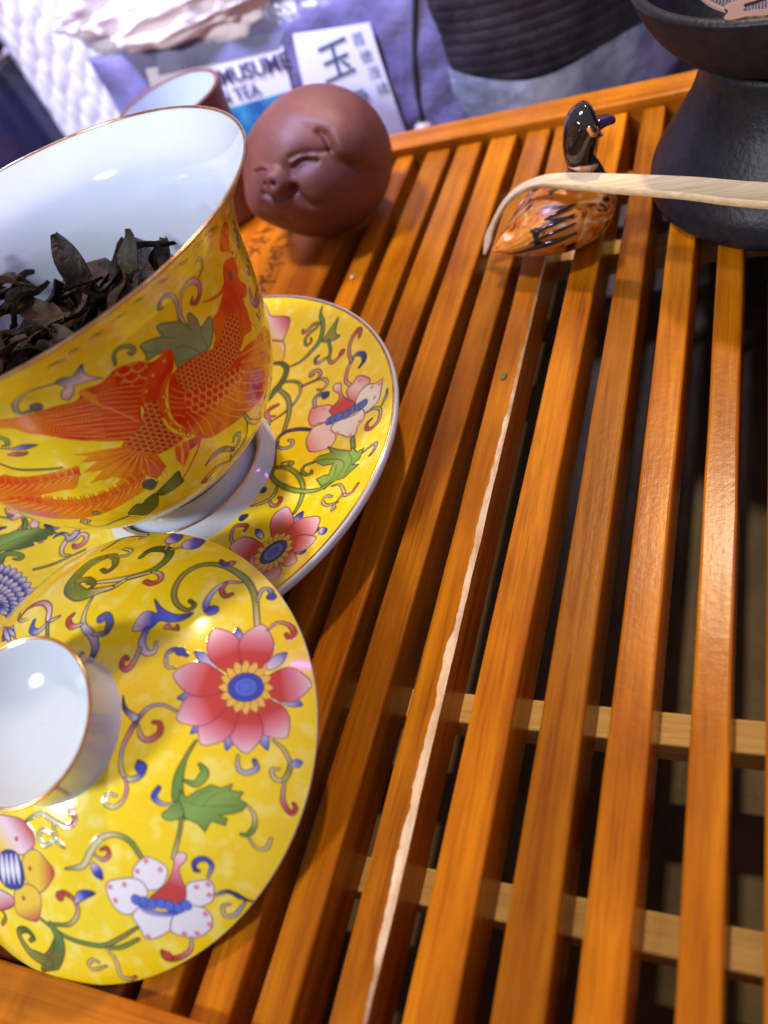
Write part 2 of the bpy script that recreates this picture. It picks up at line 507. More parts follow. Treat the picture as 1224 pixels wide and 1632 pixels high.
class Print:
    def __init__(self, uv, base, aa):
        self.uv, self.c, self.aa = uv, base, aa
        self.bold = 1.7
        self.order = np.argsort(uv[:, 0]); self.xs = uv[self.order, 0]

    def pick(self, lo, hi):
        a, b = np.searchsorted(self.xs, [lo[0], hi[0]])
        idx = self.order[a:b]
        y = self.uv[idx, 1]
        return idx[(y >= lo[1]) & (y <= hi[1])]

    def blend(self, idx, col, a):
        a = np.clip(a, 0, 1)[:, None]
        self.c[idx] = self.c[idx] * (1 - a) + col * a

    def cover(self, d):           # signed distance (negative inside) -> coverage
        return np.clip(.5 - d / self.aa, 0, 1)

    def seg(self, idx, p):
        """distance to a polyline and position along it (0..1)"""
        q = self.uv[idx]; best = np.full(len(q), 1e9); tt = np.zeros(len(q))
        L = np.r_[0, np.cumsum(np.hypot(*np.diff(p, axis=0).T))]; T = L[-1] + 1e-9
        for i in range(len(p) - 1):
            ab = p[i + 1] - p[i]; l2 = ab @ ab + 1e-12
            t = np.clip(((q - p[i]) @ ab) / l2, 0, 1)
            d = np.hypot(*(q - p[i] - t[:, None] * ab).T)
            m = d < best
            best[m] = d[m]; tt[m] = ((L[i] + t * (L[i + 1] - L[i])) / T)[m]
        return best, tt

    def stroke(self, pts, w, cols, o, ow):
        ow = ow * self.bold
        p = cr_spline(pts, 5); w = np.array(w) / 2; mw = w.max() + ow + self.aa
        idx = self.pick(p.min(0) - mw, p.max(0) + mw)
        if not len(idx): return
        d, t = self.seg(idx, p)
        ww = np.interp(t, np.linspace(0, 1, len(w)), w)
        if o in INK:
            self.blend(idx, INK[o], self.cover(d - ww - ow * .6))
        self.blend(idx, ramp(cols, t), self.cover(d - ww + (ow * .45 if o in INK else 0)))

    def inside(self, q, p):
        ins = np.zeros(len(q), bool); x, y = q.T; n = len(p)
        for i in range(n):
            (x0, y0), (x1, y1) = p[i], p[(i + 1) % n]
            if y0 == y1: continue
            m = (y0 > y) != (y1 > y)
            ins ^= m & (x < (x1 - x0) * (y - y0) / (y1 - y0) + x0)
        return ins

    def fill(self, p, cols, g, o, ow, soft=0.0):
        ow = ow * self.bold
        mw = ow + self.aa + soft
        idx = self.pick(p.min(0) - mw, p.max(0) + mw)
        if not len(idx): return idx, None
        d, _ = self.seg(idx, np.vstack([p, p[:1]])); d = np.where(self.inside(self.uv[idx], p), -d, d)
        g = np.array(g).reshape(2, 2); ab = g[1] - g[0]
        t = ((self.uv[idx] - g[0]) @ ab) / (ab @ ab + 1e-9)
        if o in INK:
            self.blend(idx, INK[o], self.cover(d - ow * .6))
            self.blend(idx, ramp(cols, t), self.cover(d + ow * .4))
        else:
            self.blend(idx, ramp(cols, t), self.cover(d))
        return idx, d

    def petal(self, v, cols, o, ow):
        b, t, h = np.array(v[:2]), np.array(v[2:4]), np.array(v[4:6])
        pr = [(0, .4), (.2, .78), (.42, 1), (.65, .93), (.85, .55), (1, 0)]
        p = np.array([b + (t - b) * s + h * k for s, k in pr] + [b + (t - b) * s - h * k for s, k in pr[-2::-1]])
        self.fill(cr_spline(p, 3, True), cols, np.r_[b, t], o, ow)

    def disc(self, c, r, col, o, ow):
        ow = ow * self.bold
        m = r + ow + self.aa; c = np.array(c)
        idx = self.pick(c - m, c + m)
        if not len(idx): return
        d = np.hypot(*(self.uv[idx] - c).T) - r
        if o in INK: self.blend(idx, INK[o], self.cover(d - ow))
        self.blend(idx, INK[col], self.cover(d))

    def scales(self, p, cell, ang, cols, line, lw):
        idx = self.pick(p.min(0) - .1, p.max(0) + .1)
        if not len(idx): return
        d, _ = self.seg(idx, np.vstack([p, p[:1]])); d = np.where(self.inside(self.uv[idx], p), -d, d)
        ca, sa = math.cos(ang), math.sin(ang); q = (self.uv[idx] - p.mean(0)) @ np.array([[ca, -sa], [sa, ca]]) / cell
        best = np.full(len(q), 9.0)
        row = np.floor(q[:, 1] * 1.6)
        fine = np.zeros(len(q))
        for k in (0, -1, 1):
            r = row + k; off = (r % 2) * .5
            cx = np.round(q[:, 0] - off) + off; cy = r / 1.6
            dist = np.hypot(q[:, 0] - cx, q[:, 1] - cy)
            arc = np.where(q[:, 1] - cy > -.05, np.abs(dist - .56), 9)
            best = np.minimum(best, arc)
        fine = np.clip(best / .45, 0, 1)
        self.blend(idx, ramp(cols, fine), self.cover(d))
        self.blend(idx, INK[line], self.cover(d) * np.clip((lw - best) / (self.aa / cell) + .5, 0, 1) * .9)

    def run(self, text, xf=lambda a: a):
        num = lambda s: [float(x) for x in s.split(',')]
        for ln in text.strip().splitlines():
            f = ln.split(';'); k = f[0]
            if k == 's':
                self.stroke(xf(np.array(num(f[1])).reshape(-1, 2)), num(f[2]), f[3].split(), f[4], float(f[5]))
            elif k in 'fF':
                p = xf(np.array(num(f[1])).reshape(-1, 2)); g = xf(np.array(num(f[3])).reshape(-1, 2)).ravel()
                self.fill(cr_spline(p, 4, True) if k == 'f' else p, f[2].split(), g, f[4], float(f[5]))
            elif k == 'p':
                v = np.array(num(f[1])).reshape(-1, 2); o = xf(np.zeros((1, 2)))
                q = np.vstack([xf(v[:2]), xf(v[2:]) - o]).ravel()
                self.petal(q, f[2].split(), f[3], float(f[4]))
            elif k == 'd':
                self.disc(xf(np.array(num(f[1])).reshape(1, 2))[0], float(f[2]), f[3], f[4], float(f[5]))
            elif k == 'c':
                p = xf(np.array(num(f[1])).reshape(-1, 2))
                self.scales(cr_spline(p, 4, True), float(f[2]), float(f[3]), f[4].split(), f[5], float(f[6]))


def yellow(P, seed):
    """mottled enamel yellow"""
    n1 = vnoise(P, 1.5, seed, 2)[:, None]; n2 = vnoise(P, 4.2, seed + 3, 3)[:, None]
    a = np.array(lin(249, 214, 20)); b = np.array(lin(252, 230, 34)); c = np.array(lin(253, 240, 120))
    col = a * (1 - n1) + b * n1
    k = np.clip((n2 - .52) * 3.0, 0, .75)
    return col * (1 - k) + c * k

ART_LID = """
s;-.87,3.12,-.06,3.28,.5,3.56,.65,3.9,.53,4.18,.24,4.23,.02,4.15,-.02,3.95;.067,.09,.12,.135,.15,.165,.18,.12;cr cr grn dgr dgr;k;.018
s;-.63,2.85,-.11,3.06,.12,3.33;.21,.14,.07;dgr grn cr;k;.016
s;.12,3.33,.52,3.53;.062,.062;cr cr;k;.016
s;-1.05,3.91,-1.38,3.7,-1.46,3.34,-1.33,3.02,-.85,2.82,-.52,2.9,-.11,3.06;.133,.382,.382,.366,.333,.216,.083;grn dgr dgr grn cr;k;.02
s;-1.29,3.87,-.84,3.93,-.53,3.67,-.59,3.47,-.82,3.53;.114,.13,.146,.13,.065;dgr dgr dgr;k;.019
s;-1.3,3.19,-.96,3.22,-.66,3.1,-.71,2.99;.124,.155,.14,.062;grn dgr dgr;k;.018
s;-1.21,3.89,-1.39,3.62,-1.34,3.23;.023;k;-;.021
s;-1.45,3.42,-1.34,3.19,-1.2,3.01;.021;k;-;.02
s;.39,4.22,.28,4.49;.054;cr;k;.018
s;.51,4.24,.75,4.37;.052;cr;k;.017
f;.25,4.43,.38,4.44,.46,4.5,.47,4.61,.41,4.73,.34,4.77,.28,4.78,.2,4.78,.07,4.79,.08,4.67,.12,4.52;pwh blue nav;.19,4.48,.34,4.77;nav;.017
p;.69,4.39,1.04,4.63,.16,-.16;pwh blue nav;nav;.016
s;.59,3.57,.79,3.52,.89,3.37,.77,3.26,.59,3.29;.053,.093,.106,.119,.106;cr pnk red red;k;.016
s;3.21,2.68,2.85,3.38,2.46,3.76,1.92,3.98,1.5,3.92,1.29,3.6,1.34,3.17,1.55,2.87,1.83,2.75,1.92,2.88,1.78,2.98;.094,.094,.106,.118,.118,.118,.118,.106,.094,.083,.071;cr ol ol grn ol ol dgr;k;.014
p;1.88,4.01,1.75,4.15,.03,.03;nav nav;k;.014
p;1.95,4.03,2.07,4.15,.05,-.06;pnk red;k;.014
d;1.93,4.04;.051;blue;k;.015
s;2.96,3.26,2.91,3.56,3.02,3.6,3.14,3.47;.04,.057,.08,.091;cr lil blue;k;.013
d;3.14,3.43;.073;blue;k;.013
s;2.47,3.63,2.22,3.56,2.1,3.29,2.11,2.98,2.26,2.77,2.35,2.83,2.28,2.91;.046,.069,.08,.092,.115,.103,.069;pnk pwh lil blue blue;k;.013
d;2.3,2.85;.101;blue;k;.013
s;2.22,3.56,2.23,3.36,2.37,3.22,2.45,3.3;.047,.081,.093,.081;pnk red red;k;.014
f;.97,2.14,.97,2.51,1.11,2.6,1.29,2.59,1.06,2.89,1.35,2.7,1.68,2.61,1.98,2.72,1.88,2.52,1.65,2.43,1.43,2.42,1.33,2.22,1.16,2.15;pwh blue blu2 nav;.93,2.25,1.97,2.68;k;.014
f;1.59,2.27,1.62,2.39,1.77,2.3,1.8,2.41,1.9,2.28,1.73,2.27;pnk red;1.59,2.27,1.8,2.41;k;.013
s;1.25,2.21,1.29,1.91,1.47,1.71,1.62,1.76,1.58,1.96;.122,.133,.144,.089,.044;blue lil pwh pwh;k;.013
s;1.31,1.77,1.31,1.51,1.23,1.31,1.08,1.39,1.09,1.56,1.17,1.52;.067,.089,.111,.1,.089,.056;lil pnk red red;k;.013
s;-.45,2.77,-.4,2.46,-.24,2.12,.12,1.91,.34,1.67,.36,1.41,.19,1.39,.08,1.5;.062,.074,.111,.161,.161,.161,.111,.074;ol cr lil lil nav nav;k;.015
s;.13,1.94,.4,2,.39,2.22,.2,2.4,.06,2.33;.063,.125,.163,.15,.088;lil nav blue blue;k;.015
d;.13,2.3;.09;blue;k;.015
s;-.28,2.13,-.51,2.05,-.72,2.2,-.67,2.33;.055,.124,.138,.083;pwh red red;k;.016
s;-2.6,2.17,-2.47,2.48,-1.98,2.59,-1.56,2.44,-1.32,2.15,-1.04,2.27;.069,.103,.12,.138,.138,.034;red red pnk pwh pwh;k;.02
s;-1.3,2.13,-1.45,1.88,-1.74,1.92,-1.85,2.13;.079,.126,.157,.094;pwh lil blue blue;k;.018
s;-1.3,2.08,-1,1.69;.073;ol ol;k;.017
s;-.74,3.91,-.46,3.97,-.49,4.12,-.76,4.18;.042,.067,.084,.067;cr cr;k;.02
s;-1.49,4.15,-1.38,4.33,-1.36,4.54,-1.11,4.66,-.6,4.67,-.64,4.56;.059,.117,.078,.078,.098,.078;red br cr cr;k;.023
s;-3.57,2.88,-3.1,2.98,-3.23,3.16;.059,.098,.039;cr lil nav;k;.023
p;-2.75,1.64,-2.98,1.98,.19,-.03;blue lil pwh;nav;.022
p;-2.63,1.69,-2.68,2.01,.17,-.03;blue lil pwh;nav;.021
p;-2.85,1.73,-2.78,1.87,.19,-.04;blue lil pwh;nav;.022
p;-2.73,1.78,-2.51,1.91,.16,-.05;blue lil pwh;nav;.021
p;-2.96,1.82,-2.61,1.77,.05,-.06;blue lil pwh;nav;.022
p;-2.83,1.87,-2.37,1.82,.05,-.07;blue lil pwh;nav;.021
p;-3.08,1.91,-2.47,1.68,-.09,-.03;blue lil pwh;nav;.021
p;-2.94,1.96,-2.23,1.73,-.05,-.04;blue lil pwh;nav;.02
p;-3.23,2,-2.33,1.59,-.12,-.02;blue lil pwh;nav;.021
s;2.42,.68,2.15,.75,1.92,.66,1.79,.44,1.69,.13,1.63,-.21,1.69,-.55,1.85,-.71,2.04,-.63,2.11,-.44,1.99,-.37;.04,.05,.06,.09,.1,.07,.06,.08,.1,.11,.08;cr lil lil nav pnk lil cr cr blue blue;k;.012
d;2.03,-.46;.088;blue;k;.011
s;1.71,.42,1.47,.56,1.35,.79;.136,.083,.016;lil nav nav;k;.012
s;1.82,.3,1.92,.1,2.09,.06,2.24,.22,2.2,.39,2.08,.4;.03,.08,.099,.109,.099,.06;cr pnk red red;k;.012
s;1.79,-.7,1.86,-.91,1.8,-1.14,1.63,-1.26,1.48,-1.19,1.52,-1.04,1.68,-1.04;.049,.069,.059,.079,.079,.069,.049;pnk pnk cr cr cr;k;.012
p;3.17,2.01,2.89,2.57,.08,.04;pwh lil blue;nav;.011
p;3.69,1.83,3.87,2.24,.08,-.07;pwh lil blue;nav;.011
p;3.99,1.3,4.41,1.24,0,-.11;pwh lil blue;nav;.01
p;3.81,.75,4.07,.25,-.07,-.05;pwh lil blue;nav;.01
p;3.46,.66,3.43,.11,-.09,.01;pwh lil blue;nav;.01
p;3.1,.77,2.78,.3,-.08,.06;pwh lil blue;nav;.01
p;2.87,1.12,2.37,.92,-.04,.1;pwh lil blue;nav;.011
p;2.87,1.65,2.35,1.9,.02,.1;pwh lil blue;nav;.011
p;3.19,1.68,2.5,2.44,.19,.23;red red pnk pwh;m;.011
p;3.42,1.76,3.28,2.74,.3,-.02;red red pnk pwh;m;.011
p;3.76,1.46,4.43,1.71,.11,-.34;red red pnk pwh;m;.01
p;3.73,1.12,4.31,.56,-.15,-.25;red red pnk pwh;m;.01
p;3.56,.98,3.75,.12,-.27,-.06;red red pnk pwh;m;.01
p;3.33,.99,3,.14,-.27,.15;red red pnk pwh;m;.01
p;3.18,1.11,2.48,.52,-.2,.27;red red pnk pwh;m;.01
p;3.08,1.36,2.15,1.36,-.06,.34;red red pnk pwh;m;.011
p;3.6,1.4,3.88,1.47,.03,-.09;gold gold;br;.007
p;3.61,1.33,3.9,1.26,-.01,-.09;gold gold;br;.007
p;3.6,1.26,3.85,1.06,-.03,-.08;gold gold;br;.007
p;3.56,1.21,3.75,.92,-.06,-.05;gold gold;br;.007
p;3.51,1.18,3.59,.84,-.07,-.02;gold gold;br;.007
p;3.44,1.18,3.42,.85,-.08,.02;gold gold;br;.007
p;3.38,1.21,3.25,.93,-.07,.05;gold gold;br;.007
p;3.33,1.26,3.11,1.07,-.05,.08;gold gold;br;.007
p;3.3,1.33,3.01,1.27,-.03,.09;gold gold;br;.007
p;3.29,1.4,2.99,1.48,0,.09;gold gold;br;.007
p;3.31,1.47,3.03,1.67,.03,.08;gold gold;br;.007
p;3.35,1.53,3.13,1.83,.06,.05;gold gold;br;.007
p;3.4,1.55,3.29,1.91,.07,.02;gold gold;br;.007
p;3.46,1.55,3.47,1.91,.08,-.02;gold gold;br;.007
p;3.52,1.52,3.64,1.82,.07,-.05;gold gold;br;.007
p;3.57,1.47,3.79,1.67,.05,-.08;gold gold;br;.007
d;3.45,1.37;.282;blue;dk;.011
d;3.45,1.37;.186;blu2;nav;.009
d;3.45,1.37;.101;blu2;blue;.007
s;2.25,1.79,2.01,1.88,1.89,1.75,1.97,1.51,2.13,1.5;.074,.095,.084,.063,.042;blue blue lil cr;k;.012
d;2.11,1.85;.08;blue;k;.013
s;3.41,2.63,3.49,2.85,3.69,2.86,3.83,2.71,3.8,2.57,3.73,2.64;.031,.052,.073,.094,.094,.062;pwh pnk red red;k;.012
s;3.63,.06,3.68,-.18,3.82,-.23,3.96,-.12,3.9,.02;.036,.064,.082,.091,.064;cr lil lil blue;k;.011
s;4.12,.45,4.31,.31,4.45,.05,4.4,-.24,4.26,-.25,4.19,-.1,4.29,-.06;.036,.054,.054,.072,.081,.063,.045;cr cr ol cr cr;k;.011
p;4.46,.05,4.62,.15,.03,-.07;lil blue;nav;.009
s;4.41,-.26,4.43,-.63,4.56,-.83,4.63,-.74,4.59,-.65;.035,.053,.079,.079,.053;cr pnk red red;k;.01
s;2.9,.19,2.79,-.16,2.74,-.56,2.8,-.94,2.93,-1.2;.037,.066,.159,.206,.112;ol grn grn grn;k;.011
s;2.88,-1.13,2.88,-1.47,2.8,-1.96;.065,.065,.065;ol ol cr;k;.011
s;2.84,-.56,3.05,-.58,3.16,-.36,3.06,-.23;.046,.121,.158,.065;grn lgr grn;k;.011
F;2.8,-.74,2.93,-.86,3.09,-.7,3.29,-.56,3.47,-.58,3.63,-.48,3.61,-.6,3.82,-.59,3.76,-.72,3.9,-.79,3.84,-.93,3.69,-1.01,3.48,-1.08,3.62,-1.11,3.6,-1.24,3.37,-1.2,3.29,-1.41,3.17,-1.29,2.97,-1.23,2.82,-1.1;grn lgr grn;2.81,-.69,3.42,-1.35;k;.011
s;2.89,-.92,3.21,-.96,3.8,-.84;.009;dgr;-;.011
s;3.21,-.96,3.36,-.74,3.6,-.59;.009;dgr;-;.011
s;3.03,-.92,3.18,-.72,3.34,-.64;.009;dgr;-;.011
f;2.8,-.94,2.68,-1.08,2.55,-1.23,2.64,-1.31,2.8,-1.28,2.92,-1.16;grn lgr;2.8,-.94,2.64,-1.31;k;.011
s;3.9,-.82,4.02,-.95,4.05,-1.17,3.96,-1.34,3.86,-1.35;.035,.053,.071,.089,.044;cr cr grn grn;k;.01
s;3.97,-1.38,4.1,-1.56,4.25,-1.54,4.31,-1.35;.026,.044,.053,.044;cr cr cr;k;.01
s;2.76,-1,2.52,-1.04,2.37,-.94,2.43,-.77;.028,.057,.104,.085;cr lil blue blue;k;.011
s;2.27,-2.08,2.04,-1.81,1.74,-1.73,1.46,-1.85,1.29,-2.11,1.13,-2.4,.76,-2.52;.08,.09,.08,.11,.13,.1,.03;ol grn cr cr cr grn;k;.012
s;1.37,-2.16,1.53,-2.22,1.65,-2.11,1.6,-2,1.49,-2.04;.03,.06,.08,.07,.05;pwh pnk red red;k;.012
p;1.32,-2.33,1.53,-2.58,-.07,-.06;pwh blue nav;nav;.011
f;2.11,-2.27,2.32,-2.03,2.58,-2.08,2.71,-2.21,2.6,-2.52,2.34,-2.61,2.13,-2.48;wht wht;2.11,-2.27,2.71,-2.21;m;.011
f;1.6,-2.65,1.81,-2.52,2.18,-2.45,2.36,-2.67,2.13,-3.04,1.88,-3.13,1.67,-2.95;wht wht;1.6,-2.65,2.36,-2.67;m;.012
f;3.02,-2.42,3.24,-2.29,3.43,-2.29,3.45,-2.58,3.27,-2.75,3.01,-2.81;wht wht;3.02,-2.42,3.45,-2.58;m;.011
f;2.06,-3.12,2.28,-2.92,2.55,-3.04,2.85,-2.94,2.75,-3.22,2.5,-3.44,2.26,-3.53,2.17,-3.35;wht wht;2.06,-3.12,2.75,-3.22;m;.011
f;2.82,-2.94,3.1,-2.77,3.36,-2.84,3.38,-3.12,3.14,-3.35,2.91,-3.37,2.7,-3.29;wht wht;2.82,-2.94,3.38,-3.12;m;.011
d;2.33,-2.1;.047;pnk;-;.011
d;2.18,-2.31;.048;pnk;-;.011
d;2.58,-2.21;.047;pnk;-;.011
d;1.67,-2.68;.05;pnk;-;.012
d;1.94,-2.59;.049;pnk;-;.011
d;1.76,-2.91;.05;pnk;-;.012
d;3.37,-2.34;.045;pnk;-;.011
d;3.18,-2.42;.045;pnk;-;.011
d;3.38,-2.53;.045;pnk;-;.011
d;3.3,-2.89;.046;pnk;-;.011
d;3.35,-3.08;.046;pnk;-;.011
d;3.13,-3.28;.047;pnk;-;.011
d;2.29,-3.48;.049;pnk;-;.012
d;2.92,-3.32;.047;pnk;-;.011
f;2.14,-2.84,2.37,-2.95,2.65,-2.95,2.96,-2.84,2.84,-2.99,2.55,-3.07,2.27,-3.04;blu2 blue lil;2.56,-2.81,2.54,-3.09;-;.011
f;2.39,-2.75,2.67,-2.47,2.8,-2.15,2.82,-1.93,2.91,-1.84,3.01,-1.87,2.99,-2,2.9,-2.13,2.95,-2.34,3.01,-2.5,2.96,-2.72,2.66,-2.76;red red pnk pwh;2.7,-2.74,2.93,-1.89;m;.011
d;2.15,-2.83;.087;blu2;nav;.009
d;2.29,-2.84;.086;blu2;nav;.009
d;2.43,-2.85;.085;blu2;nav;.009
d;2.58,-2.82;.085;blu2;nav;.009
d;2.73,-2.84;.084;blu2;nav;.009
d;2.88,-2.85;.084;blu2;nav;.009
d;3,-2.78;.083;blu2;nav;.009
s;3.37,-2.21,3.43,-1.99,3.31,-1.89,3.16,-1.97,3.16,-2.11,3.22,-2.12;.036,.063,.081,.09,.081,.054;lil blue blue nav;k;.011
s;3.47,-2.52,3.68,-2.42,3.92,-2.52,4.05,-2.55;.036,.063,.081,.018;lil nav nav nav;k;.011
s;3.93,-2.58,3.76,-2.84,3.6,-2.87,3.59,-2.7,3.69,-2.65;.027,.054,.063,.054,.036;lil lil cr cr;k;.011
s;3.03,-3.38,2.97,-3.62,2.76,-3.8,2.54,-3.85,2.5,-3.74;.039,.058,.077,.107,.087;pwh pnk red red;k;.011
d;2.56,-3.8;.083;red;k;.011
s;2.12,-3.34,1.76,-3.61,1.39,-3.82,.91,-3.85,.55,-3.79,.09,-3.59;.043,.065,.076,.076,.076,.054;ol ol grn grn ol;k;.013
s;2.11,-3.56,1.75,-3.78,1.46,-3.85;.051,.072,.051;ol grn ol;k;.012
s;.4,-3.62,.76,-3.54,.97,-3.3,.94,-3.07,.71,-2.97,.57,-3.06;.055,.066,.066,.076,.087,.087;grn ol cr pnk red red;k;.013
d;.61,-3.05;.077;red;k;.013
f;.92,-3.13,.99,-2.92,1.17,-2.83,1.38,-2.85,1.19,-2.98,1.03,-3.08;lil blue nav;.96,-3.06,1.34,-2.85;k;.012
s;1.46,-3.86,1.58,-4.07,1.59,-4.38,1.76,-4.4,1.88,-4.33;.042,.064,.064,.074,.042;cr cr cr red;k;.012
s;1.36,-4.22,1.04,-4.36,.98,-4.26,1.1,-4.15,1.21,-4.17;.028,.044,.056,.056,.044;cr cr;k;.013
s;.31,-3.63,.43,-3.92,.18,-4.32,-.33,-4.7;.097,.279,.339,.061;grn dgr dgr;k;.014
s;-.05,-4.45,-.45,-4.39,-.64,-4.16,-.63,-3.98,-.39,-3.9,-.24,-4.01,-.38,-4.11;.265,.265,.186,.133,.119,.106,.053;dgr grn dgr dgr;k;.016
s;.34,-3.73,.26,-4.11,-.22,-4.58;.015;k;-;.014
f;-1.2,-1.92,-.48,-1.8,-.1,-1.9,.04,-2.18,-.21,-2.44,-.67,-2.48,-1.17,-2.57;yel pwh red;-.75,-2.55,-.19,-1.85;m;.014
f;-.26,-2.51,.04,-2.29,.32,-2.43,.51,-2.67,.14,-3.08,-.21,-2.89;yel yel red;-.24,-2.7,.49,-2.66;m;.013
f;-.51,-3.15,-.15,-2.98,.14,-3.11,.07,-3.51,-.12,-3.67,-.59,-3.59;yel yel red;-.35,-3.12,-.1,-3.68;m;.014
f;-1.19,-3.29,-.68,-3.29,-.59,-3.42,-.83,-3.58,-1.32,-3.7;pwh red;-1,-3.25,-.85,-3.63;m;.016
f;-.87,-2.52,-.45,-2.44,-.25,-2.75,-.32,-3.06,-.73,-3.16,-1.03,-2.95;nav blue nav;-.87,-2.52,-.32,-3.06;nav;.015
p;-.87,-2.54,-.83,-3.14,-.08,-.02;lil wht lil;nav;.014
p;-.73,-2.52,-.67,-3.11,-.07,-.02;lil wht lil;nav;.013
p;-.59,-2.49,-.52,-3.08,-.07,-.02;lil wht lil;nav;.013
p;-.45,-2.47,-.37,-3.05,-.07,-.02;lil wht lil;nav;.013
d;-.44,-2.19;.048;red;-;.014
d;-.08,-2.67;.047;red;-;.014
d;-.31,-3.27;.049;red;-;.014
s;-.2,-1.81,.12,-1.62,.42,-1.69,.75,-1.75,.92,-1.61,.82,-1.45;.043,.075,.075,.075,.097,.075;ol cr cr red red;k;.013
d;.83,-1.46;.068;red;k;.012
s;.46,-1.78,.55,-2.03,.72,-2.14;.054,.076,.043;cr cr ol;k;.013
s;.55,-2.03,.27,-2.18,.13,-2.03,.25,-1.9,.41,-1.95;.033,.067,.078,.067,.044;cr cr cr;k;.013
s;-1.04,-3.67,-.98,-3.79,-1.18,-3.97;.043,.071,.057;grn grn;k;.017
"""
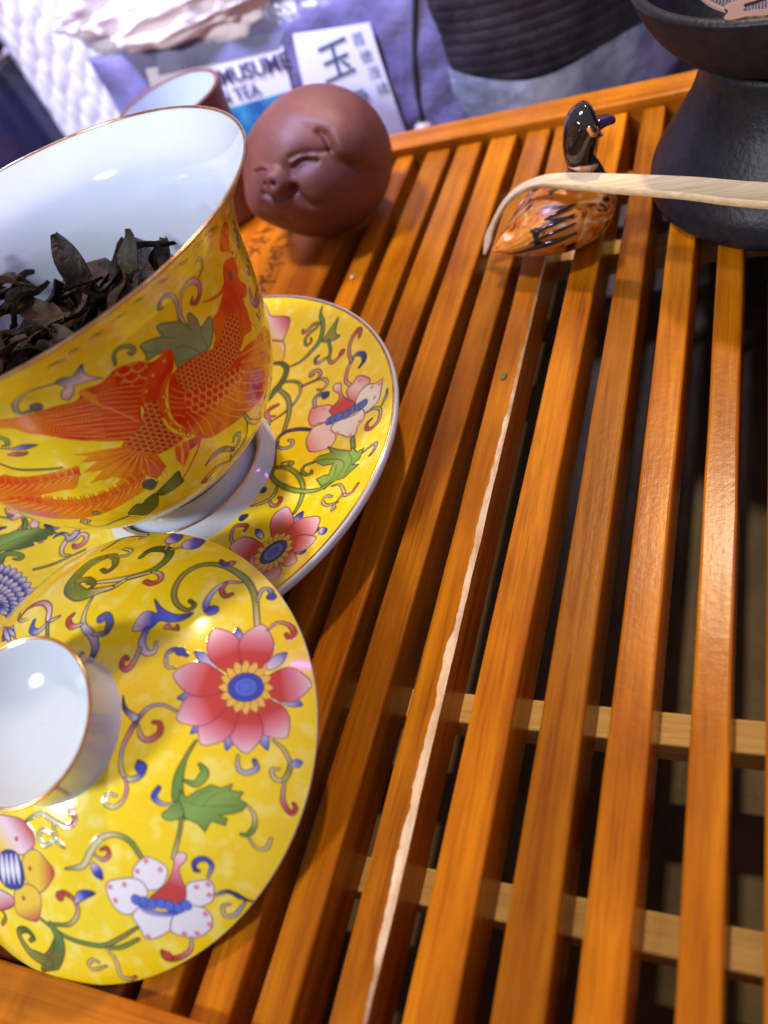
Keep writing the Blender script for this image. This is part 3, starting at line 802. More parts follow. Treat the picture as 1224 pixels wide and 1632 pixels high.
ART_SAU = """
f;.39,6.45,.61,6.43,.86,6.07,1.22,6,1.64,5.87,1.67,5.54,1.55,5.1,1.68,4.89,1.69,4.37,1.37,4.36,.82,4.46;yel pwh pnk mag;1.01,5.3,1.62,5.89;m;.023
s;1.07,5.21,1.55,5.1;.013;m;m;.023
s;1.32,4.36,1.71,4.29,1.95,4.04,1.93,3.63,1.74,3.27,1.64,2.91;.061,.13,.173,.217,.217,.087;dgr dgr dgr;k;.024
s;1.98,4.1,2.44,4.23,2.77,4.49,3.02,4.75,3.08,5.08,3.03,5.42,2.9,5.68,2.92,5.97;.025,.05,.092,.125,.15,.15,.108,.008;ol ol grn grn grn;k;.023
s;2.92,5.41,2.66,5.42,2.49,5.28,2.32,5.24,2.27,5.34;.083,.092,.075,.092,.058;grn ol pnk red;k;.023
s;2.86,5.3,2.58,5.16,2.44,4.96,2.56,4.76,2.71,4.86,2.66,4.97;.042,.059,.075,.075,.059,.034;ol ol ol;k;.023
f;3.15,4.74,3.28,4.95,3.45,5.16,3.64,5.39,3.62,5.07,3.64,4.86,3.84,4.73,3.62,4.66,3.42,4.68;grn ol grn;3.15,4.74,3.62,5.07;k;.023
s;3.4,4.69,3.56,4.34,3.57,4.03,3.74,3.87,3.93,3.97,4.05,4.16;.075,.092,.092,.092,.092,.109;grn grn ol pnk red;k;.023
d;4.04,4.13;.083;red;k;.023
s;3.51,4.13,3.27,4.04,3.08,4.03,3.02,4.18,3.13,4.26;.042,.076,.084,.084,.059;ol pwh blue nav;k;.023
s;4.68,2.82,4.45,3.04,4.42,3.44,4.5,3.68,4.63,3.86,4.9,3.78,5,3.54,4.87,3.36;.083,.099,.108,.108,.099,.141,.166,.066;pwh pnk pnk lil blue nav nav;k;.023
s;4.5,3.68,4.34,4,4.3,4.31,4.38,4.54,4.52,4.69,4.64,4.63,4.63,4.45;.09,.098,.098,.098,.139,.139,.09;pnk pnk pnk red red;k;.023
s;2.75,3.27,3.06,3.36,3.3,3.43,3.36,3.59,3.21,3.75,2.96,3.73,2.98,3.58,3.11,3.63;.076,.051,.059,.093,.093,.076,.059,.042;red red pnk pwh pwh;k;.024
s;3.3,3.42,3.62,3.33,3.72,3.11,3.59,2.98,3.39,3.03;.042,.076,.085,.068,.042;pnk pwh pnk;k;.024
s;1.95,3.56,2.33,3.54,2.64,3.38,2.75,3.07,2.68,2.71,2.43,2.35,2.07,2.03;.06,.077,.077,.077,.077,.052,.017;ol ol cr ol ol;k;.024
s;1.9,3.29,2.28,2.98,2.5,2.61,2.62,2.16,2.67,1.59;.112,.146,.146,.129,.112;ol ol ol;k;.024
s;2.07,2.68,1.84,2.55,1.76,2.37,1.88,2.21,2.12,2.23;.087,.148,.157,.131,.035;red red pnk pnk;k;.024
s;1.98,2.04,2.03,1.78,2.14,1.72;.102,.128,.034;lil nav nav;k;.024
s;3.64,1.52,3.21,1.61,2.79,1.57,2.57,1.34,2.57,.88;.092,.117,.117,.1,.059;nav nav nav lil;k;.023
f;4.58,2.66,4.76,2.83,4.87,3.04,5.09,2.99,5.39,2.78,5.4,2.57,5.21,2.37,5.09,2.07,4.77,2.33;pnk pwh pnk;4.7,2.43,5.09,2.99;m;.023
f;5.07,2.07,5.12,2.4,5.36,2.59,5.7,2.51,5.89,2.58,5.94,2.28,5.96,1.86,5.77,1.67,5.56,1.56,5.33,1.79;wht wht pwh;5.39,1.89,5.89,2.56;m;.023
f;3.39,2.17,3.41,2.35,3.65,2.36,4.1,2.3,4.26,1.98,4.18,1.72,3.82,1.71,3.64,1.65,3.43,1.91;pnk pwh;3.44,2.12,4.23,1.94;m;.023
f;3.61,1.14,3.68,1.54,3.92,1.65,4.32,1.64,4.67,1.07,4.63,.73,4.19,.63,3.84,.73;pnk pwh pwh;3.79,.86,4.39,1.42;m;.023
f;4.39,1.42,4.5,1.59,4.81,1.64,5.14,1.63,5.39,1.75,5.54,1.56,5.55,1.33,5.41,1.15,5.42,.87,5.13,.89,4.88,1.05,4.54,1.23;wht wht pwh;4.53,1.51,5.39,.85;m;.023
d;5,2.87;.058;pnk;-;.023
d;5.56,2.43;.058;pnk;-;.023
d;5.84,2.43;.058;pnk;-;.023
d;5.77,2.01;.058;pnk;-;.023
d;5.43,1.33;.058;pnk;-;.023
d;5.23,.92;.059;pnk;-;.023
d;4.68,1.17;.059;pnk;-;.023
d;3.47,2.27;.059;pnk;-;.024
d;3.9,2.2;.059;pnk;-;.023
d;3.53,1.85;.059;pnk;-;.023
f;4.12,2.09,4.18,2.23,4.34,2.38,4.33,2.62,4.08,2.81,4.01,2.99,4.14,3.05,4.31,2.95,4.37,2.72,4.58,2.43,4.99,2.14,5.04,1.97,4.81,1.93,4.43,1.83;red red pnk pwh;4.56,1.93,4.18,2.98;m;.023
d;4.26,1.72;.134;blu2;nav;.019
d;4.37,1.75;.134;blu2;nav;.019
d;4.55,1.78;.134;blu2;nav;.019
d;4.84,1.76;.134;blu2;nav;.019
d;5.06,1.85;.134;blu2;nav;.019
d;5.24,1.9;.133;blu2;nav;.018
d;5.39,1.94;.133;blu2;nav;.018
s;3.51,2.37,3.41,2.62,3.48,2.81,3.73,2.79,3.86,2.7;.085,.11,.118,.127,.127;lil lil blue nav;k;.024
d;3.79,2.73;.11;nav;k;.023
s;5.62,1.57,5.91,1.6,6.13,1.45,6.18,1.09,6,.89,5.81,.95,5.77,1.14,5.9,1.24;.041,.066,.083,.091,.107,.107,.099,.041;cr cr pnk red red;k;.023
s;6.14,1.61,6.22,1.86,6.19,2.11;.033,.091,.025;pwh lil nav;k;.023
s;5.37,.77,5.53,.37;.125,.147;grn grn;k;.023
F;4.16,.29,4.32,.45,4.74,.46,4.51,.73,4.88,.54,5.45,.3,5.52,.4,5.71,.18,5.95,.23,5.92,-.14,5.7,-.24,5.97,-.34,5.79,-.48,5.59,-.66,5.28,-.67,4.99,-.88,4.72,-.62,4.53,-.41,4.77,-.33,4.95,-.38,4.93,-.19,4.96,.02,4.62,.04;grn lgr grn;4.32,.45,5.41,-.87;k;.023
s;4.22,.27,4.65,.26,5.15,.1,5.41,-.17,5.29,-.56;.017;dgr;dgr;.007
s;4.81,-.72,5.09,-.61,5.16,-.36,5.1,-.08;.017;dgr;dgr;.007
s;5.41,.25,5.64,-.09,5.58,-.49;.017;dgr;dgr;.007
s;4.18,.23,3.93,.19,3.87,.01,4.07,-.17,4.27,-.16,4.21,-.05;.067,.078,.089,.089,.089,.056;grn grn grn;k;.023
s;2.85,.21,3.25,.19,3.72,-.08,4.08,-.49,4.25,-.9,4.28,-1.28,4.24,-1.54;.11,.121,.132,.132,.132,.121,.099;dgr ol grn lgr lgr grn;k;.022
s;2.88,.21,2.86,-.04,3.14,-.33,3.66,-.6,4.2,-.78,4.76,-.84,5.14,-.73;.099,.121,.143,.143,.132,.121,.077;dgr grn grn lgr lgr grn;k;.022
s;2.86,.27,2.64,.83,2.62,1.18;.056,.079,.079;dgr nav nav;k;.023
s;2.61,1.06,2.82,.93,3.12,.96,3.13,1.16,2.97,1.23;.079,.09,.09,.101,.067;nav lil lil lil;k;.023
s;3.03,.35,3.22,.41,3.44,.36,3.43,.25,3.28,.32;.022,.033,.044,.044,.033;cr cr;k;.022
s;3.23,-.5,3.24,-.77,3.13,-.96,2.88,-1.08,2.6,-1.15;.064,.096,.096,.075,.032;lgr cr cr wht;k;.022
s;3.17,-.99,3.32,-1.16,3.52,-1.15,3.54,-.96,3.44,-.89;.043,.096,.118,.118,.075;pwh pnk red red;k;.022
d;2.8,-.6;.086;nav;k;.022
d;2.51,-1.55;.095;nav;k;.021
d;2.6,-1.5;.053;nav;k;.021
s;2.56,-2.42,2.4,-2.18,2.39,-1.86,2.62,-1.81,2.79,-1.85,2.78,-2;.063,.083,.083,.094,.104,.073;pwh lil pnk red red;k;.021
s;5.24,-.84,5.52,-.87,5.75,-1.13,5.9,-1.36,6.12,-1.33,6.23,-1.09;.034,.056,.079,.09,.09,.079;cr cr pwh pnk red;k;.023
s;5.8,-1.3,5.68,-1.53,5.64,-1.78,5.73,-1.76,5.56,-1.55;.056,.056,.068,.056,.045;cr cr cr;k;.023
s;5.74,-1.55,5.38,-1.55,5.14,-1.35,5.19,-1.18,5.41,-1.26;.034,.068,.079,.079,.056;cr cr cr;k;.023
s;5.98,.08,6.22,.22,6.38,.21,6.37,0,6.28,-.14;.045,.068,.09,.09,.056;pwh lil lil nav;k;.023
p;4.4,-2.05,4.55,-1.54,.14,-.1;pwh lil blue nav;nav;.021
p;4.98,-2.54,5.48,-2.34,.12,-.13;pwh lil blue nav;nav;.021
p;3.52,-2.31,3.13,-1.97,.06,.07;pwh lil blue nav;nav;.02
p;4.96,-3.02,5.43,-3.12,.08,-.13;pwh lil blue nav;nav;.021
p;5.56,-2.53,5.81,-2.49,.11,-.14;pwh lil blue nav;nav;.021
p;4.1,-2.49,3.89,-1.28,.46,-.19;red red pnk pwh;m;.02
p;4.46,-2.65,5.3,-1.94,.42,-.4;red red pnk pwh;m;.021
p;4.53,-2.84,5.54,-2.7,.24,-.31;red red pnk pwh;m;.021
p;4.47,-3.03,5.28,-3.44,.05,-.28;red red pnk pwh;m;.02
p;4.29,-3.17,4.6,-3.95,-.48,.17;red red pnk pwh;m;.02
p;3.76,-2.78,2.54,-2.55,-.17,.43;red red pnk pwh;m;.02
p;4.08,-3.05,3.75,-3.5,-.44,.35;red red pnk pwh;m;.021
p;4.45,-2.88,4.82,-2.85,.09,-.12;gold gold;br;.014
p;4.46,-2.99,4.85,-3.13,.04,-.11;gold gold;br;.014
p;4.44,-3.09,4.79,-3.36,-.04,-.07;gold gold;br;.014
p;4.38,-3.16,4.65,-3.53,-.1,0;gold gold;br;.014
p;4.29,-3.19,4.43,-3.61,-.13,.05;gold gold;br;.014
p;4.19,-3.18,4.19,-3.58,-.13,.08;gold gold;br;.014
p;4.09,-3.12,3.93,-3.46,-.13,.1;gold gold;br;.014
p;4,-3.04,3.72,-3.24,-.12,.11;gold gold;br;.014
p;3.95,-2.93,3.59,-2.98,-.09,.12;gold gold;br;.014
p;3.93,-2.82,3.56,-2.71,-.04,.11;gold gold;br;.013
p;3.96,-2.72,3.63,-2.47,.04,.07;gold gold;br;.013
p;4.02,-2.65,3.78,-2.28,.1,0;gold gold;br;.013
p;4.11,-2.62,4,-2.2,.13,-.05;gold gold;br;.014
p;4.21,-2.63,4.24,-2.22,.13,-.08;gold gold;br;.014
p;4.31,-2.68,4.49,-2.36,.13,-.1;gold gold;br;.014
p;4.39,-2.77,4.69,-2.59,.12,-.12;gold gold;br;.014
d;4.2,-2.9;.384;nav;dk;.023
d;4.2,-2.9;.282;blu2;nav;.018
d;4.2,-2.9;.158;blue;nav;.014
s;-4.82,-2.32,-4.93,-2.07,-5.05,-1.93;.137,.119,.073;grn grn;k;.022
F;-5.21,-3.31,-5.53,-2.84,-5.18,-2.6,-5.03,-2.42,-4.76,-2.3,-4.46,-2.15,-4.34,-2.2,-4.01,-2.06,-4,-2.19,-3.79,-2.24,-4,-2.38,-3.97,-2.53,-4.32,-2.72,-4.18,-2.82,-4.48,-3.06,-4.8,-3.17;grn lgr dgr;-5.35,-2.73,-4.67,-3.11;k;.022
s;-5.13,-3.17,-4.83,-2.73,-4.18,-2.31;.018;dgr;dgr;.006
s;-4.74,-3.73,-4.8,-3.36,-4.57,-3.25,-4.27,-3.28,-4.24,-3.41,-4.44,-3.43;.27,.225,.18,.153,.108,.045;dgr grn grn;k;.021
s;-2.85,-3,-3.09,-3,-3.26,-2.77,-3.29,-2.54,-3.32,-2.31;.066,.095,.123,.161,.095;cr cr pwh lil;k;.022
f;-3.28,-2.48,-3.43,-2.32,-3.63,-2.3,-3.77,-2.45,-3.72,-2.23,-3.46,-2.19,-3.28,-2.3,-3.24,-2.09,-3.04,-2.1,-3.06,-2.3,-3.16,-2.44;lil lil nav blue;-3.34,-2.47,-3.76,-2.31;k;.023
s;-3.15,-2.47,-3,-2.4,-2.93,-2.19,-2.7,-2.25,-2.65,-2.5,-2.83,-2.67,-2.97,-2.6;.048,.096,.125,.145,.164,.164,.077;pwh pwh pnk red;k;.023
f;-4.76,-4.47,-4.88,-4.35,-5,-4.25,-5.13,-4.19,-5.07,-4.3,-5.06,-4.32,-5.05,-4.33,-5.04,-4.34,-5.03,-4.35,-4.9,-4.5,-4.76,-4.54;nav blue lil pwh;-4.76,-4.5,-5.06,-4.32;nav;.021
p;-4.73,-4.39,-5.21,-4.02,.03,.08;nav blue lil pwh;nav;.018
p;-4.67,-4.29,-5.12,-3.87,.06,.06;nav blue lil pwh;nav;.018
p;-4.59,-4.22,-4.99,-3.76,.08,.04;nav blue lil pwh;nav;.018
p;-4.47,-4.18,-4.82,-3.7,.1,.02;nav blue lil pwh;nav;.019
p;-4.34,-4.16,-4.62,-3.67,.11,0;nav blue lil pwh;nav;.019
p;-4.19,-4.18,-4.39,-3.69,.12,-.02;nav blue lil pwh;nav;.019
p;-4.02,-4.22,-4.14,-3.75,.13,-.04;nav blue lil pwh;nav;.019
p;-3.85,-4.29,-3.88,-3.85,.14,-.06;nav blue lil pwh;nav;.019
p;-3.67,-4.38,-3.61,-3.99,.14,-.08;nav blue lil pwh;nav;.019
p;-3.49,-4.49,-3.34,-4.16,.13,-.09;nav blue lil pwh;nav;.019
p;-3.31,-4.63,-3.08,-4.36,.13,-.11;nav blue lil pwh;nav;.019
p;-3.15,-4.77,-2.84,-4.58,.12,-.11;nav blue lil pwh;nav;.019
p;-2.99,-4.93,-2.61,-4.81,.11,-.12;nav blue lil pwh;nav;.019
p;-2.86,-5.09,-2.42,-5.05,.09,-.12;nav blue lil pwh;nav;.019
p;-2.74,-5.26,-2.25,-5.29,.08,-.12;nav blue lil pwh;nav;.019
p;-2.65,-5.42,-2.12,-5.53,.06,-.12;nav blue lil pwh;nav;.018
p;-4.4,-4.68,-4.9,-4.33,.03,.09;nav blue lil pwh;nav;.018
p;-4.36,-4.61,-4.83,-4.2,.05,.07;nav blue lil pwh;nav;.018
p;-4.3,-4.55,-4.72,-4.1,.08,.04;nav blue lil pwh;nav;.018
p;-4.21,-4.52,-4.57,-4.04,.1,.02;nav blue lil pwh;nav;.018
p;-4.11,-4.51,-4.39,-4.02,.11,-0;nav blue lil pwh;nav;.019
p;-3.99,-4.53,-4.18,-4.05,.13,-.03;nav blue lil pwh;nav;.019
p;-3.86,-4.56,-3.95,-4.12,.13,-.05;nav blue lil pwh;nav;.019
p;-3.73,-4.63,-3.72,-4.22,.14,-.07;nav blue lil pwh;nav;.019
p;-3.59,-4.71,-3.48,-4.36,.14,-.09;nav blue lil pwh;nav;.019
p;-3.45,-4.8,-3.25,-4.53,.13,-.1;nav blue lil pwh;nav;.019
p;-3.33,-4.92,-3.03,-4.72,.12,-.11;nav blue lil pwh;nav;.019
p;-3.21,-5.03,-2.84,-4.93,.1,-.12;nav blue lil pwh;nav;.019
p;-3.11,-5.16,-2.67,-5.14,.09,-.12;nav blue lil pwh;nav;.019
p;-3.03,-5.28,-2.54,-5.35,.07,-.12;nav blue lil pwh;nav;.018
p;-2.97,-5.4,-2.44,-5.56,.04,-.11;nav blue lil pwh;nav;.018
p;-4.07,-4.92,-4.57,-4.57,.03,.08;nav blue lil pwh;nav;.018
p;-4.04,-4.87,-4.51,-4.46,.06,.06;nav blue lil pwh;nav;.018
p;-4,-4.84,-4.41,-4.38,.08,.04;nav blue lil pwh;nav;.018
p;-3.94,-4.83,-4.27,-4.35,.11,.01;nav blue lil pwh;nav;.018
p;-3.87,-4.83,-4.1,-4.36,.12,-.02;nav blue lil pwh;nav;.018
p;-3.79,-4.85,-3.92,-4.4,.13,-.04;nav blue lil pwh;nav;.019
p;-3.71,-4.89,-3.72,-4.49,.14,-.07;nav blue lil pwh;nav;.019
p;-3.62,-4.94,-3.52,-4.61,.13,-.09;nav blue lil pwh;nav;.019
p;-3.54,-5,-3.32,-4.75,.13,-.11;nav blue lil pwh;nav;.019
p;-3.47,-5.07,-3.15,-4.92,.11,-.12;nav blue lil pwh;nav;.018
p;-3.4,-5.15,-2.99,-5.1,.09,-.12;nav blue lil pwh;nav;.018
p;-3.35,-5.23,-2.87,-5.28,.07,-.12;nav blue lil pwh;nav;.018
p;-3.31,-5.3,-2.79,-5.45,.04,-.11;nav blue lil pwh;nav;.018
p;-3.73,-5.16,-4.24,-4.8,.03,.08;nav blue lil pwh;nav;.018
p;-3.73,-5.15,-4.18,-4.72,.07,.05;nav blue lil pwh;nav;.018
p;-3.72,-5.15,-4.08,-4.67,.1,.02;nav blue lil pwh;nav;.018
p;-3.71,-5.15,-3.95,-4.68,.12,-.02;nav blue lil pwh;nav;.018
p;-3.69,-5.15,-3.79,-4.72,.13,-.05;nav blue lil pwh;nav;.018
p;-3.68,-5.16,-3.63,-4.8,.14,-.08;nav blue lil pwh;nav;.018
p;-3.67,-5.17,-3.47,-4.92,.13,-.1;nav blue lil pwh;nav;.018
p;-3.65,-5.18,-3.32,-5.06,.11,-.12;nav blue lil pwh;nav;.018
p;-3.64,-5.19,-3.21,-5.21,.08,-.12;nav blue lil pwh;nav;.018
p;-3.64,-5.2,-3.13,-5.35,.04,-.11;nav blue lil pwh;nav;.018
s;-3.58,-3.67,-3.16,-3.38,-2.82,-3.05,-2.45,-2.73;.075,.075,.056,.028;ol ol cr br;k;.022
s;-5.78,-2.05,-5.53,-2.03,-5.45,-1.93,-5.62,-1.89;.027,.045,.045,.036;cr cr;k;.021
"""
